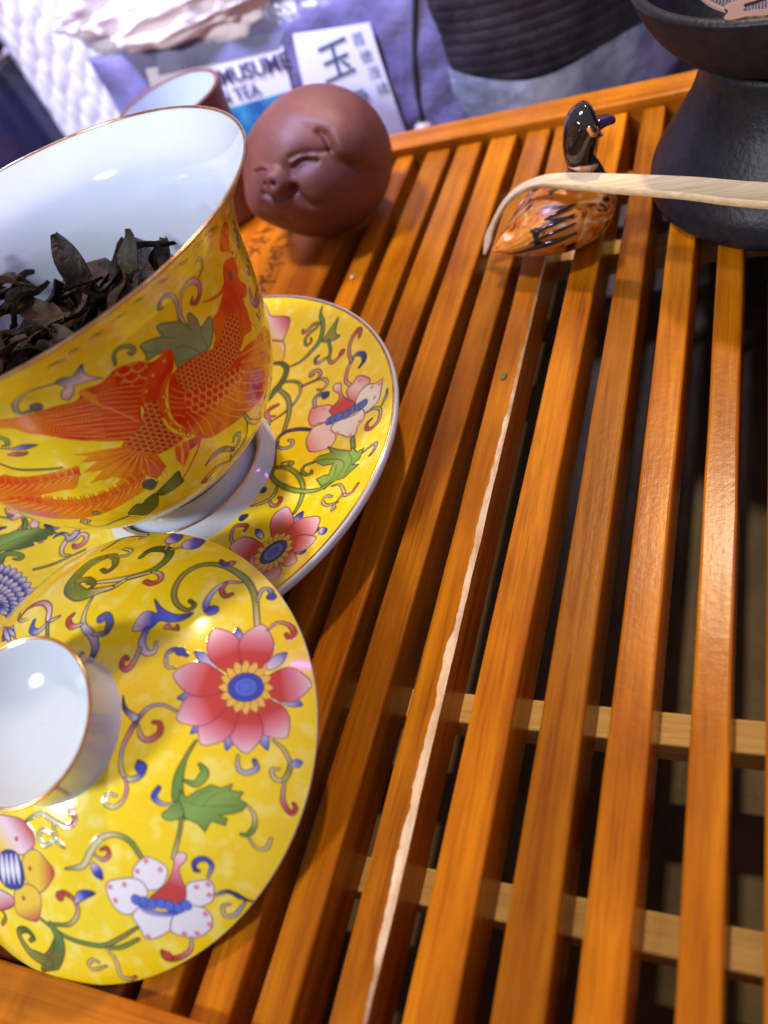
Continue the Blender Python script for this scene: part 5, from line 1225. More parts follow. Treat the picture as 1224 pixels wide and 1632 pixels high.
s;2.21,3.04,2.09,2.73,1.87,2.48;.157,.141,.024;or1 or1;or3;.018
f;.92,2.19,1.34,2.34,1.68,2.44,1.65,2.21,1.63,2.02,1.35,1.97,.97,1.98;dgr grg dgr;.92,2.19,1.65,2.21;k;.02
d;.93,2.6;.145;dgr;k;.018
s;.8,2.58,.9,2.42,1.08,2.52;.065,.081,.057;dgr grg;k;.018
f;-.15,1.89,.25,2.13,.4,2.06,.61,2.16,.9,2.16,.59,1.66,.1,1.41,-.07,1.68;dgr dgr;-.15,1.89,.9,2.16;k;.022
s;-1.48,1.96,-1.35,1.59,-.71,1.71,-.25,1.76;.035,.058,.058,.047;cr ol dgr;k;.029
s;-1.47,2.06,-1.27,2.22,-1.18,2.13,-1.38,1.97;.043,.065,.065,.043;pwh lil lil;k;.026
d;-.74,2.37;.081;gry;k;.022
s;2.36,2,2.65,2.09,2.99,2.03,3.34,1.65;.019,.113,.16,.113;pwh lil nav nav;k;.021
s;3.23,1.71,3.54,1.69,3.69,1.93,3.51,2.06,3.41,1.94;.063,.084,.095,.084,.053;nav lil lil lil;k;.024
s;3.15,1.34,2.69,1.59,2.35,1.54,2.11,1.43;.034,.068,.114,.194;cr pwh pnk mag;k;.026
s;3.18,1.3,3.2,1.55;.05,.038;cr cr;k;.029
s;4.06,2.34,4.16,2.01,4.52,1.63,5.01,1.37;.088,.113,.113,.063;ol cr cr ol;k;.028
s;4.08,1.98,3.95,1.57,3.52,1.41,3.18,1.37;.032,.052,.065,.052;cr cr ol;k;.029
s;5.41,1.94,5.2,1.88;.134,.06;lil nav;k;.034
"""
# ================================================================== SETTING: the table
V, F = box(-120, 80, -40, 130, -6.0, -4.6)
tag(mk('table', V, F, MAT['table'], smooth=False, base=(0, 30, -6)), kind='structure')

# ================================================================== TEA TRAY
tray = thing('tea_tray', (-9, 15, -4.6), 'orange lacquered wooden tea tray with slatted top and raised rail', 'tea tray')
SLAT_H = 1.3
SLATS = [  # x left / right at the near end, x left / right at the far end
    (-13.95, -13.15, -13.72, -12.98), (-12.72, -11.82, -12.43, -11.42), (-11.45, -10.60, -11.12, -10.12),
    (-10.15, -9.30, -9.80, -8.78), (-8.82, -8.04, -8.36, -7.48), None,
    (-5.97, -5.03, -5.55, -4.72), (-4.42, -3.50, -4.20, -3.44), (-3.06, -2.26, -2.80, -2.02), (-1.49, -0.77, -1.48, -0.78),
    (-0.19, 0.62, -0.15, 0.65), (1.25, 2.05, 1.2, 2.0), (2.7, 3.5, 2.7, 3.5), (4.2, 5.0, 4.2, 5.0), (5.6, 6.4, 5.6, 6.4)]


def slat_mesh(xl0, xr0, xl1, xr1, n=30, seed=0, chip=None):
    y = np.linspace(-0.6, 29.72, n); t = (y + .6) / 30.32
    w = lambda s, a: a * (vnoise(np.c_[y * .35 + s * 9.1], 1.0, seed + s, 2) - .5)
    xl = xl0 + (xl1 - xl0) * t + w(1, .03); xr = xr0 + (xr1 - xr0) * t + w(2, .03); zt = w(3, .03)
    b = .05 + .03 * vnoise(np.c_[y * .9], 1, seed + 5, 2)
    if chip is None:
        cw = b; cd = b
    else:
        cw = np.maximum(chip[0](y), .03); cd = np.maximum(chip[1](y), .03)
    prof = [(xl, zt - SLAT_H), (xl, zt - b), (xl + b * .35, zt - b * .3), (xl + b, zt), (xr - cw, zt)]
    if chip is None:
        prof += [(xr - cw * .35, zt - cd * .3)]
    prof += [(xr, zt - cd), (xr, zt - SLAT_H)]
    V = np.stack([np.stack([px_, y, pz_], -1) for px_, pz_ in prof], 1).reshape(-1, 3); k = len(prof)
    F = []
    for i in range(n - 1):
        for j in range(k):
            if chip is not None and j == 4:
                continue
            j2 = (j + 1) % k
            F.append((i * k + j, i * k + j2, (i + 1) * k + j2, (i + 1) * k + j))
    F.append(tuple(range(k))[::-1]); F.append(tuple((n - 1) * k + j for j in range(k)))
    if chip is None:
        return V, F, None
    C = np.stack([np.stack([xr - cw, y, zt], -1), np.stack([xr - cw * .45, y, zt - cd * .5], -1), np.stack([xr, y, zt - cd], -1)], 1).reshape(-1, 3)
    CF = [(i * 3 + j, i * 3 + j + 1, i * 3 + j + 4, i * 3 + j + 3) for i in range(n - 1) for j in range(2)]
    return V, F, (C, CF)


for si, s in enumerate(SLATS):
    if s is None:
        wk = lambda y: (np.interp(y, [.2, 1.2, 2.2, 4, 6, 9, 12, 15, 17, 18.5, 20], [.02, .06, .11, .155, .15, .135, .11, .085, .06, .035, 0]) * (1 + 1.3 * (vnoise(np.c_[y], 2.2, 3, 4) - .5))
                        + .03 * (vnoise(np.c_[y], 12, 8, 3) - .5))
        dk = lambda y: .09 + .06 * (vnoise(np.c_[y], 2.2, 5, 3) - .5)
        V, F, chip = slat_mesh(-7.30, -6.59, -7.28, -6.50, 300, 40, (wk, dk))
        o = mk('slat', V, F, MAT['slat'], tray, smooth=False)
        o['label'] = 'slat with a long pale splinter chipped off its right edge'
        mk('bare_wood_chip', chip[0], chip[1], MAT['raw'], o, smooth=False)
    else:
        V, F, _ = slat_mesh(*s, seed=si * 3)
        mk('slat', V, F, MAT['slat'], tray, smooth=False)
for y0 in (3.03, 6.98, 23.5, 27.4):
    V, F = box(-14.3, 7.0, y0, y0 + .74, -2.15, -SLAT_H - .02, .05)
    mk('cross_bar', V, F, MAT['bar'], tray, smooth=False)
V, F = box(-34, 8.5, 29.76, 31.05, -4.4, .35, .07); mk('rail', V, F, MAT['rail'], tray, smooth=False)
V, F = box(-34, 8.5, -1.75, 0.02, -4.4, .35, .07); mk('rail', V, F, MAT['rail'], tray, smooth=False)
V, F = box(-35.4, -34.02, -1.75, 31.05, -4.4, .35, .07); mk('rail', V, F, MAT['rail'], tray, smooth=False)
V, F = box(-33.95, -14.62, 0.05, 29.74, -1.3, 0.0, .06); board = mk('board', V, F, MAT['board'], tray, smooth=False)
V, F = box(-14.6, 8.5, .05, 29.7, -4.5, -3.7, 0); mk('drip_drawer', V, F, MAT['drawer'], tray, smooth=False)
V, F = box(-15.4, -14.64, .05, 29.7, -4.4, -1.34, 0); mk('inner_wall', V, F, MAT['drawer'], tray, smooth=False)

# crumbs lying on the slats
for nm, c_, r_, mt_, lb in (('tea_crumb', (-6.95, 16.75, .03), .09, 'crumb', 'tiny green tea crumb on the slat with the chipped edge'),
                        ('white_crumb', (-13.45, 22.3, .03), .07, 'raw', 'tiny white crumb on a slat behind the saucer')):
    if mt_ == 'crumb':
        MAT['crumb'] = mixed('dried_green_leaf', (0.10, 0.11, 0.02), (0.2, 0.2, 0.05), noise=300, rough=.7)
    bm = bmesh.new(); bmesh.ops.create_icosphere(bm, subdivisions=2, radius=1)
    Vc = np.array([v.co[:] for v in bm.verts]); Fc = [[v.index for v in f.verts] for f in bm.faces]; bm.free()
    Vc = Vc * (r_ * (.7 + .7 * vnoise(Vc, 1.6, 3, 2)))[:, None] * np.array([1, 1.5, .5]) + np.array(c_)
    tag(mk(nm, Vc, Fc, MAT[mt_], base=c_), lb, 'crumb')

# burnt-in brush writing on the board: two columns of strokes running along the board
rs = random.Random(11)
glyphs = []
for cx, ys in ((-18.6, (27.0, 26.3, 25.6, 24.9, 24.2, 23.5)), (-17.35, (25.6, 24.95, 24.3, 23.55, 22.75, 22.1))):
    for cy in ys:
        parts_ = []
        for k in range(rs.randint(4, 6)):
            a = rs.choice((.15, -.2, 1.35, 1.0, -.9)); L_ = rs.uniform(.18, .42)
            x0 = cx + rs.uniform(-.28, .28); y0 = cy + rs.uniform(-.25, .25)
            pts = cr_spline([(x0 - math.cos(a) * L_, y0 - math.sin(a) * L_, .012), (x0 + rs.uniform(-.05, .05), y0 + rs.uniform(-.05, .05), .012), (x0 + math.cos(a) * L_, y0 + math.sin(a) * L_, .012)], 4)
            parts_.append(tube(pts, np.array([.05, .035, .03, .03, .03, .035, .04, .05, .015])[:len(pts)], 6, (1, .2)))
        V, F = join(*parts_)
        mk('brush_character', V, F, MAT['ink'], board, smooth=False)

# ================================================================== SAUCER
SA = np.array([-15.72, 12.91, 0.0])
saucer = thing('saucer', SA, 'yellow porcelain saucer with flowers and gold rim under the tea bowl', 'saucer')


def sau_top(r):
    return pchip([0, 2.7, 3.5, 4.5, 5.5, 6.3, 6.65, 6.80], [.60, .62, .66, .82, 1.12, 1.42, 1.58, 1.63], r)


r = np.linspace(2.3, 6.73, 195)
V, F, L = revolve(r, sau_top(r), 1300, SA)
pr = Print(L[:, :2], yellow(L[:, :2], 2), .022)
plain = pr.c.copy()
ca, sa_ = math.cos(math.pi * .94), math.sin(math.pi * .94)
pr.run(ART_SAU, lambda p: p @ np.array([[ca, sa_], [-sa_, ca]]))
m = np.cos(np.arctan2(L[:, 1], L[:, 0]) - math.radians(156)) < math.cos(math.radians(58))
pr.c[m] = plain[m]
pr.run(ART_SAU)
mk('printed_face', V, F, MAT['glaze'], saucer, colors=pr.c)
t = np.linspace(-.5 * np.pi, .5 * np.pi, 9)
V, F, _ = revolve(6.75 + .032 * np.cos(np.linspace(0, np.pi, 9)), 1.615 + .025 * np.sin(np.linspace(0, np.pi, 9)), 200, SA, flip=True)
mk('gold_line', V, F, MAT['gold'], saucer)
rr = [6.775, 6.81, 6.845, 6.86, 6.82, 6.6, 6.0, 5.2, 4.2, 3.9, 3.85, 3.6, 3.5, 2.0, 0.01]
zz = [1.625, 1.625, 1.59, 1.50, 1.38, 1.16, .88, .60, .38, .30, .05, .0, .25, .3, .3]
V, F, _ = revolve(rr, zz, 200, SA, flip=True)
mk('underside', V, F, MAT['porcelain'], saucer)
rr = [2.80, 2.74, 2.66, 2.58, 2.50, 2.44, 2.38, 2.34, 2.3, 0.01]
zz = [.60, .66, .78, .90, .98, 1.02, 1.0, .9, .62, .6]
V, F, _ = revolve(rr, zz, 160, SA, flip=True)
mk('collar', V, F, MAT['porcelain'], saucer)
V, F, _ = revolve(2.44 + .035 * np.cos(np.linspace(0, np.pi, 8)), 1.005 + .035 * np.sin(np.linspace(0, np.pi, 8)), 160, SA, flip=True)
mk('gold_line', V, F, MAT['gold'], saucer)

# ================================================================== TEA BOWL
BO = np.array([-15.69, 12.85, 1.5]); BF = frame(-.01, .045)
bowl = thing('tea_bowl', (-15.69, 12.82, .62), 'large flared yellow tea bowl with a red phoenix, standing on the saucer', 'tea bowl')
PZ = np.linspace(0, 7.2, 8); PR = [2.15, 3.44, 4.09, 4.40, 4.59, 4.73, 5.03, 5.88]
z = np.linspace(0, 7.16, 250)
V, F, L = revolve(pchip(PZ, PR, z), z, 1300, BO, BF)
th = np.arctan2(L[:, 1], L[:, 0])
u = np.angle(np.exp(1j * (th + 1.1)))
uvb = np.c_[u * 4.6, L[:, 2]]
base = yellow(np.c_[np.cos(th) * 4.6, np.sin(th) * 4.6, L[:, 2]], 5)
pr = Print(uvb, base, .024)
pr.run(ART_BOWL)
pr.uv = np.c_[np.angle(np.exp(1j * (th + 1.1 + np.pi))) * 4.6, L[:, 2]]
pr.order = np.argsort(pr.uv[:, 0]); pr.xs = pr.uv[pr.order, 0]
pr.run(ART_BOWL)
mk('printed_wall', V, F, MAT['glaze'], bowl, colors=pr.c)
zi = np.linspace(.15, 7.17, 60)
ri = pchip(PZ, PR, zi) - pchip([0, 1, 6, 7.2], [.32, .24, .17, .05], zi)
V, F, _ = revolve(np.r_[.01, 1.0, ri], np.r_[.18, .16, zi], 220, BO, BF, flip=True)
mk('inner_glaze', V, F, MAT['porcelain'], bowl)
a = np.linspace(-.4, np.pi + .4, 12)
V, F, _ = revolve(5.838 + .042 * np.cos(a), 7.175 + .042 * np.sin(a), 260, BO, BF, flip=True)
mk('gold_rim', V, F, MAT['gold'], bowl)
rr = [2.16, 2.08, 2.06, 2.10, 2.17, 2.12, 1.9, 1.85, .01]; zz = [.02, -.06, -.3, -.6, -.82, -.86, -.82, -.3, -.25]
V, F, _ = revolve(rr, zz, 160, BO, BF, flip=True)
mk('foot', V, F, MAT['porcelain'], bowl)
V, F, _ = revolve([2.19, 2.21, 2.19], [-.02, .01, .04], 160, BO, BF)
mk('foot_line', V, F, MAT['duck_black'], bowl)

# ================================================================== LID
LO = np.array([-13.18, 4.586, 1.6]); LF = frame(.071, -.2977)
lid = thing('bowl_lid', (-13.0, .05, .2), 'yellow floral porcelain lid with white ring knob leaning on the saucer', 'lid')
r = np.linspace(.9, 4.79, 230)
hz = lambda r: np.sqrt(6.41 ** 2 - r ** 2) - (6.41 - 2.15)
V, F, L = revolve(r, hz(r), 1100, LO, LF, flip=True)
pr = Print(L[:, :2], yellow(L[:, :2], 9), .02)
a = math.pi
pr.run(ART_LID, lambda p: p @ np.array([[math.cos(a), math.sin(a)], [-math.sin(a), math.cos(a)]]) + np.array([-.6, .4]))
m = np.hypot(L[:, 0] + 3.2, L[:, 1] + .2) > 2.6
pr.c[m] = yellow(L[:, :2], 9)[m]
pr.run(ART_LID)
mk('printed_dome', V, F, MAT['glaze'], lid, colors=pr.c)
rr = [4.79, 4.80, 4.78, 4.70, 4.5, 4.2, 3.4, 2.5, 1.4, .01]; zz = [0, -.05, -.09, -.05, .12, .42, .98, 1.5, 1.8, 1.9]
V, F, _ = revolve(rr, zz, 220, LO, LF, flip=False)
mk('underside', V, F, MAT['porcelain'], lid)
rr = [1.52, 1.47, 1.45, 1.47, 1.53, 1.59, 1.60, 1.58, 1.50, 1.35, 1.0, .5, .01]
zz = [1.92, 2.05, 2.25, 2.5, 2.8, 3.0, 3.04, 3.06, 2.98, 2.78, 2.56, 2.47, 2.45]
V, F, _ = revolve(rr, zz, 200, LO, LF, flip=True)
knob = mk('knob', V, F, MAT['porcelain'], lid)
a = np.linspace(-.6, np.pi + .3, 12)
V, F, _ = revolve(1.59 + .035 * np.cos(a), 3.045 + .035 * np.sin(a), 200, LO, LF, flip=True)
mk('gold_rim', V, F, MAT['gold'], knob)

# ================================================================== TEA LEAVES IN THE BOWL
LEAF = [mixed('dark_wet_tea_leaf', (0.008, 0.005, 0.003), (0.024, 0.014, 0.008), (1, .3, 1), 260, bump=.7, bump_noise=500, dist=.001, rough=.45, spec=.18),
        mixed('brown_tea_leaf', (0.018, 0.009, 0.004), (0.055, 0.028, 0.013), (1, .3, 1), 260, bump=.7, bump_noise=500, dist=.001, rough=.5, spec=.18),
        mixed('olive_tea_leaf', (0.022, 0.018, 0.010), (0.05, 0.042, 0.024), (1, .3, 1), 260, bump=.7, bump_noise=500, dist=.001, rough=.5, spec=.18)]


def leaf_mesh(L_, W, curl, roll, seed, nu=12, nv=5):
    rr_ = random.Random(seed); ph = rr_.uniform(0, 6)
    V = []
    for i in range(nu):
        t = i / (nu - 1)
        w = W * (math.sin(math.pi * (.06 + .90 * t)) ** .7) * (1 + .12 * math.sin(7 * t + ph))
        x = (t - .5) * L_
        zc = curl * L_ * ((t - .5) ** 2 * 2 - .25) + .05 * L_ * math.sin(9 * t + ph)
        for j in range(nv):
            s = (j / (nv - 1) - .5) * 2
            ang = s * roll
            yy = w / max(roll, .2) * math.sin(ang) if roll > .2 else w * s
            zz_ = zc + (w / max(roll, .2)) * (1 - math.cos(ang)) + .03 * math.sin(11 * t + 5 * s + ph)
            V.append((x, yy, zz_))
    V = np.array(V); F = grid_faces(nu, nv, False)
    n_ = len(V); th_ = .028
    V2 = V - np.array([0, 0, th_])
    rim = []
    B = [j for j in range(nv)] + [i * nv + nv - 1 for i in range(1, nu)] + [(nu - 1) * nv + j for j in range(nv - 2, -1, -1)] + [i * nv for i in range(nu - 2, 0, -1)]
    for a_, b_ in zip(B, B[1:] + B[:1]):
        rim.append((b_, a_, a_ + n_, b_ + n_))
    return np.vstack([V, V2]), [tuple(f) for f in F] + [tuple(n_ + i for i in f[::-1]) for f in F] + rim


def rotm(yaw, pitch, rl):
    return np.array((Matrix.Rotation(yaw, 3, 'Z') @ Matrix.Rotation(pitch, 3, 'Y') @ Matrix.Rotation(rl, 3, 'X')))


def leaf(c, L_, W, yaw, pitch, rl, curl, roll, seed, m, label=None):
    V, F = leaf_mesh(L_, W, curl, roll, seed)
    V = V @ rotm(yaw, pitch, rl).T + np.array(c)
    o = mk('tea_leaf', V, F, LEAF[m], None, smooth=True, base=c, sharp=50)
    tag(o, label or 'dark wet tea leaf lying in the heap inside the yellow bowl', 'tea leaf', 'tea leaves in the bowl')


def bowl_at(z_):   # inner radius at world height
    return float(np.interp(z_ - 1.5, zi, ri))


# the packed leaves at the bottom of the heap
HP = np.array([BO[0] - .02, BO[1] + .15, 0.0])
nr, na = 40, 90
q = np.linspace(.02, 1, nr)[:, None] * np.ones(na); t = np.ones(nr)[:, None] * (np.arange(na) * 2 * np.pi / na)
hx = q * np.cos(t); hy = q * np.sin(t)
rim_r = 4.28
hzz = 5.15 - .10 * hx * rim_r - .02 * hy * rim_r + 1.0 * (vnoise(np.c_[hx.ravel() * 3, hy.ravel() * 3], 1.3, 6, 4) - .5).reshape(nr, na)
Vh = np.stack([HP[0] + hx * rim_r, HP[1] + hy * rim_r, hzz], -1).reshape(-1, 3)
tag(mk('tea_leaf_heap', Vh, grid_faces(nr, na), LEAF[0], None, base=(HP[0], HP[1], 5)), 'packed dark mass of wet tea leaves filling the yellow bowl', 'tea leaves', kind='stuff')

rl_ = random.Random(5)
nl = 0
while nl < 54:
    lvl = nl / 54
    zc = 5.2 + .95 * lvl
    R_ = bowl_at(zc) - 1.15
    a = rl_.uniform(0, 2 * math.pi); q = math.sqrt(rl_.random()) * R_
    x = BO[0] + q * math.cos(a); y = BO[1] + q * math.sin(a) + .15
    zc += -.10 * (x - BO[0]) - .02 * (y - BO[1])
    if x > BO[0] + 1.2 and y < BO[1] + 1.0:
        zc -= .5
    leaf((x, y, zc), rl_.uniform(1.9, 3.2), rl_.uniform(.45, .85), rl_.uniform(0, 6.3), rl_.uniform(-.35, .35), rl_.uniform(-.6, .6), rl_.uniform(-.25, .3), rl_.uniform(.2, 1.0), 100 + nl, rl_.choice((0, 0, 0, 1, 1, 2)))
    nl += 1


for k in range(26):
    a = rl_.uniform(0, 2 * math.pi); q = math.sqrt(rl_.random()) * 3.4
    x = BO[0] + q * math.cos(a) - .3; y = BO[1] + q * math.sin(a) + .3
    zc = 6.2 - .10 * (x - BO[0]) - .02 * (y - BO[1]) + rl_.uniform(0, .3) - (.5 if x > BO[0] + 1.2 and y < BO[1] + 1 else 0)
    leaf((x, y, zc), rl_.uniform(1.6, 2.6), rl_.uniform(.20, .34), rl_.uniform(0, 6.3), rl_.uniform(-.45, .45), rl_.uniform(-.8, .8), rl_.uniform(-.3, .4), rl_.uniform(1.3, 2.4), 300 + k, rl_.choice((0, 0, 1)), 'dark twisted strip of tea leaf on top of the heap in the bowl')


def leaf_between(a_, b_, W, rl, curl, roll, seed, m, label):
    a_, b_ = np.array(a_), np.array(b_); d = b_ - a_; L_ = np.linalg.norm(d)
    leaf((a_ + b_) / 2, L_, W, math.atan2(d[1], d[0]), -math.asin(d[2] / L_), rl, curl, roll, seed, m, label)


leaf_between((-15.75, 13.9, 5.6), (-16.75, 15.25, 7.62), .40, .15, .12, .6, 7, 0, 'tall black tea leaf standing upright against the white bowl wall')
leaf_between((-14.95, 14.6, 5.7), (-14.78, 15.55, 7.2), .42, -.15, .1, .5, 9, 2, 'pointed olive tea leaf standing upright near the bowl rim')
leaf_between((-14.35, 14.9, 6.0), (-13.95, 15.35, 6.85), .22, .4, .1, 2.4, 12, 0, 'short rolled black tea leaf just above the bowl rim')
leaf_between((-18.9, 14.6, 6.3), (-19.9, 15.4, 6.95), .34, .9, .9, 2.0, 15, 0, 'curled dark tea leaf at the left edge of the heap')
leaf_between((-17.9, 13.9, 6.5), (-16.2, 13.3, 6.35), .42, .3, .2, .9, 18, 1, 'broad flat brown tea leaf on top of the heap')
leaf_between((-18.3, 12.5, 6.4), (-16.8, 11.9, 6.3), .55, -.4, .2, .5, 21, 1, 'wide brown tea leaf lying in front on the heap')
# ================================================================== CLAY PIG
PC = np.array([-14.95, 25.95, 2.48]); PRAD = 2.65
pig = thing('clay_pig', (PC[0], PC[1], 0), 'round brown clay pig figurine with closed smiling eyes beside the bowl', 'figurine')
bm = bmesh.new()
bmesh.ops.create_icosphere(bm, subdivisions=7, radius=1.0)
D_ = np.array([v.co[:] for v in bm.verts]); PF = np.array([[v.index for v in f.verts] for f in bm.faces]); bm.free()
D_ /= np.linalg.norm(D_, axis=1)[:, None]


def gdist(D, pts):
    pts = np.array(pts, float); pts /= np.linalg.norm(pts, axis=1)[:, None]
    if len(pts) == 1:
        return np.linalg.norm(D - pts[0], axis=1), np.zeros(len(D))
    p = cr_spline(pts, 8); best = np.full(len(D), 9.); side = np.zeros(len(D))
    for i in range(len(p) - 1):
        ab = p[i + 1] - p[i]; t = np.clip((D - p[i]) @ ab / (ab @ ab), 0, 1)
        e = D - (p[i] + t[:, None] * ab); d = np.linalg.norm(e, axis=1)
        nrm = np.cross(p[i], ab); nrm /= np.linalg.norm(nrm) + 1e-9
        m = d < best
        best[m] = d[m]; side[m] = (e @ nrm)[m]
    return best, side


g = lambda d, w: np.exp(-(d / w) ** 2)
h = np.zeros(len(D_))
sn, _ = gdist(D_, [(-0.10, -0.93, 0.355)])
h += .085 * g(gdist(D_, [(-.30, -.87, .02), (.10, -.97, .02)])[0], .34)            # muzzle and jowls
h += .060 * g(gdist(D_, [(-.56, -.80, .06)])[0], .26) + .055 * g(gdist(D_, [(.42, -.88, .16)])[0], .30)   # cheeks
h += .045 * g(gdist(D_, [(0.08, -.73, .68)])[0], .30)                               # brow
h -= .06 * g(gdist(D_, [(.10, -.90, .45), (.34, -.80, .50)])[0], .13)
h += .030 * g(gdist(D_, [(.16, -.84, .52), (.28, -.79, .555), (.42, -.76, .52)])[0], .05)   # eyelids
h -= .045 * g(gdist(D_, [(.145, -.864, .478), (.24, -.822, .512), (.347, -.791, .50), (.44, -.778, .445)])[0], .022)
h -= .030 * g(gdist(D_, [(.138, -.806, .576), (.29, -.763, .577), (.488, -.702, .518), (.609, -.637, .473)])[0], .035)
h += .025 * g(gdist(D_, [(-.43, -.77, .49), (-.31, -.80, .53), (-.22, -.83, .52)])[0], .04)
h -= .040 * g(gdist(D_, [(-.439, -.772, .46), (-.317, -.807, .498), (-.222, -.846, .484)])[0], .022)
h -= .07 * g(gdist(D_, [(.099, -.963, .252), (.156, -.978, .138), (.241, -.97, .012), (.332, -.942, -.046)])[0], .055)
h -= .07 * g(gdist(D_, [(-.32, -.92, .23), (-.142, -.971, .19), (.038, -.979, .202), (.115, -.964, .24)])[0], .045)
h -= .035 * g(gdist(D_, [(-.36, -.92, .10), (-.279, -.96, -.028), (-.15, -.98, -.10)])[0], .06)
snout = 1 / (1 + np.exp((sn - .150) / .022))
h += .165 * snout - .015 * g(sn, .07)
for n_ in ((-.185, -.905, .365), (-.068, -.925, .362)):
    h -= .10 * g(gdist(D_, [n_])[0], .022)
# ear: a flap that overhangs a groove
ed, es = gdist(D_, [(.504, -.524, .687), (.563, -.533, .632), (.602, -.587, .541), (.633, -.642, .432), (.702, -.642, .31), (.797, -.568, .204)])
ear, _ = gdist(D_, [(.74, -.46, .48)])
sgn = np.sign(es[np.argmin(ear)])
s_in = es * sgn
sig = 1 / (1 + np.exp(-s_in / .022))
h += .15 * g(ear, .44) * sig
h -= .085 * g(ed, .05) * (1 - sig)
h -= .085 * g(gdist(D_, [(-.61, .41, .67)])[0], .55)
h += .06 * g(gdist(D_, [(-.70, -.70, -.08)])[0], .32)
h += .035 * g(gdist(D_, [(.75, -.45, -.45)])[0], .5)
rad = PRAD * (1 + h)
V = D_ * rad[:, None] * np.array([1.03, 1.0, .95])
V[:, 2] = np.maximum(V[:, 2], -2.47)
mk('body', V + PC, PF, MAT['clay'], pig)

# ================================================================== TERRACOTTA CUP BEHIND THE BOWL
CC = np.array([-21.1, 28.0, 0.0])
cup = thing('clay_cup', CC, 'brown clay cup with white glazed inside behind the bowl', 'cup')
zz = [0.0, .05, .4, 1.2, 2.4, 3.8, 4.7, 5.0]; rr = [1.5, 1.72, 1.80, 1.86, 1.93, 2.05, 2.16, 2.2]
zs = np.linspace(0, 5, 40)
V, F, _ = revolve(pchip(zz, rr, zs), zs, 120, CC); mk('outer_wall', V, F, MAT['clay'], cup)
zs = np.linspace(.3, 5.0, 40)
V, F, _ = revolve(np.r_[.01, pchip(zz, rr, zs) - .16], np.r_[.3, zs], 120, CC, flip=True); mk('inner_glaze', V, F, MAT['porcelain'], cup)
a = np.linspace(0, np.pi, 8)
V, F, _ = revolve(2.12 + .09 * np.cos(a), 5.0 + .05 * np.sin(a), 120, CC, flip=True); mk('lip', V, F, MAT['clay'], cup)

# ================================================================== DUCK
duck = thing('duck_figurine', (-5.95, 22.5, 0), 'small glossy orange and black painted duck standing on the slats', 'figurine')
hd = np.array([math.cos(.47), math.sin(.47), 0]); sd = np.array([-hd[1], hd[0], 0]); upv = np.array([0, 0, 1.0])
DB = np.array([-5.95, 22.35, 0.0])
st = [(-2.15, .95, .03, .03), (-1.95, .95, .26, .12), (-1.6, .95, .55, .34), (-1.1, 1.02, .86, .62), (-.5, 1.08, 1.08, .88), (.1, 1.08, 1.16, 1.0), (.7, 1.10, 1.10, 1.02), (1.15, 1.18, .92, .98), (1.5, 1.28, .64, .78), (1.72, 1.35, .34, .42), (1.80, 1.36, .02, .03)]
S_ = np.array(st); ks = np.linspace(0, len(st) - 1, 60)
S2 = np.stack([np.interp(ks, range(len(st)), S_[:, i]) for i in range(4)], -1)
for i in range(4):
    S2[:, i] = pchip(range(len(st)), S_[:, i], ks)
V = []
for l, zc, w, hh in S2:
    for a in np.arange(48) * 2 * np.pi / 48:
        z_ = zc + hh * math.sin(a)
        V.append(DB + hd * l + sd * w * math.cos(a) + upv * max(z_, .02))
mk('body', np.array(V), grid_faces(60, 48), MAT['duck_body'], duck)
for s in (-1, 1):      # folded wings with three dark flight-feather lines
    WV = []
    nu, nv = 26, 14
    for i in range(nu):
        t = i / (nu - 1); l = -1.75 + 2.5 * t
        w = float(np.interp(l, S2[:, 0], S2[:, 2])); hh = float(np.interp(l, S2[:, 0], S2[:, 3])); zc = float(np.interp(l, S2[:, 0], S2[:, 1]))
        for j in range(nv):
            q = j / (nv - 1); ang = -.15 + 1.0 * q
            bulge = .09 * math.sin(math.pi * min(1, t * 1.02)) ** .6 * math.sin(math.pi * q) ** .5 + .0
            ridge = .025 * math.cos(q * 26) * (1 - t)
            WV.append(DB + hd * l + sd * s * (w + bulge + ridge) * math.cos(ang) + upv * (zc + (hh + bulge + ridge) * math.sin(ang)))
    wing = mk('wing', np.array(WV), grid_faces(nu, nv, False) if s > 0 else grid_faces(nu, nv, False)[:, ::-1], MAT['duck_body'], duck)
    for ang, l0, l1, wd in ((.10, -1.7, .15, .075), (.36, -1.2, .2, .055), (.58, -1.0, .25, .05), (.80, -.6, .3, .05)):
        p = []
        for l in np.linspace(l0, l1, 12):
            w = float(np.interp(l, S2[:, 0], S2[:, 2])) + .085; hh = float(np.interp(l, S2[:, 0], S2[:, 3])) + .085; zc = float(np.interp(l, S2[:, 0], S2[:, 1]))
            p.append(DB + hd * l + sd * s * w * math.cos(ang) + upv * (zc + hh * math.sin(ang)))
        V, F = tube(p, wd * np.sin(np.linspace(.35, 2.7, 12)), 8); mk('dark_feather', V, F, MAT['duck_black'], wing)
# neck and head: one swept form
NB = DB + hd * 1.0 + upv * 1.75
path = cr_spline([NB + hd * .12 - upv * .25, NB + hd * .10 + upv * .25, NB - hd * .02 + upv * .75, NB - hd * .02 + upv * 1.2, NB + hd * .14 + upv * 1.62, NB + hd * .36 + upv * 1.86, NB + hd * .58 + upv * 1.90], 8)
tt = np.linspace(0, 1, len(path))
V, F = tube(path, np.interp(tt, [0, .15, .4, .6, .78, .9, .97, 1], [.60, .48, .42, .50, .60, .54, .38, .10]), 32, up=tuple(sd))
head = mk('head', V, F, MAT['duck_black'], duck)
V, F = tube(cr_spline([NB + hd * .58 + upv * 1.68, NB + hd * .85 + upv * 1.66, NB + hd * 1.12 + upv * 1.60], 6), np.interp(np.linspace(0, 1, 13), [0, .3, .8, .95, 1], [.30, .26, .22, .16, .05]), 20, (1.0, .55), up=(0, 0, 1))
mk('beak', V, F, MAT['beak'], duck)
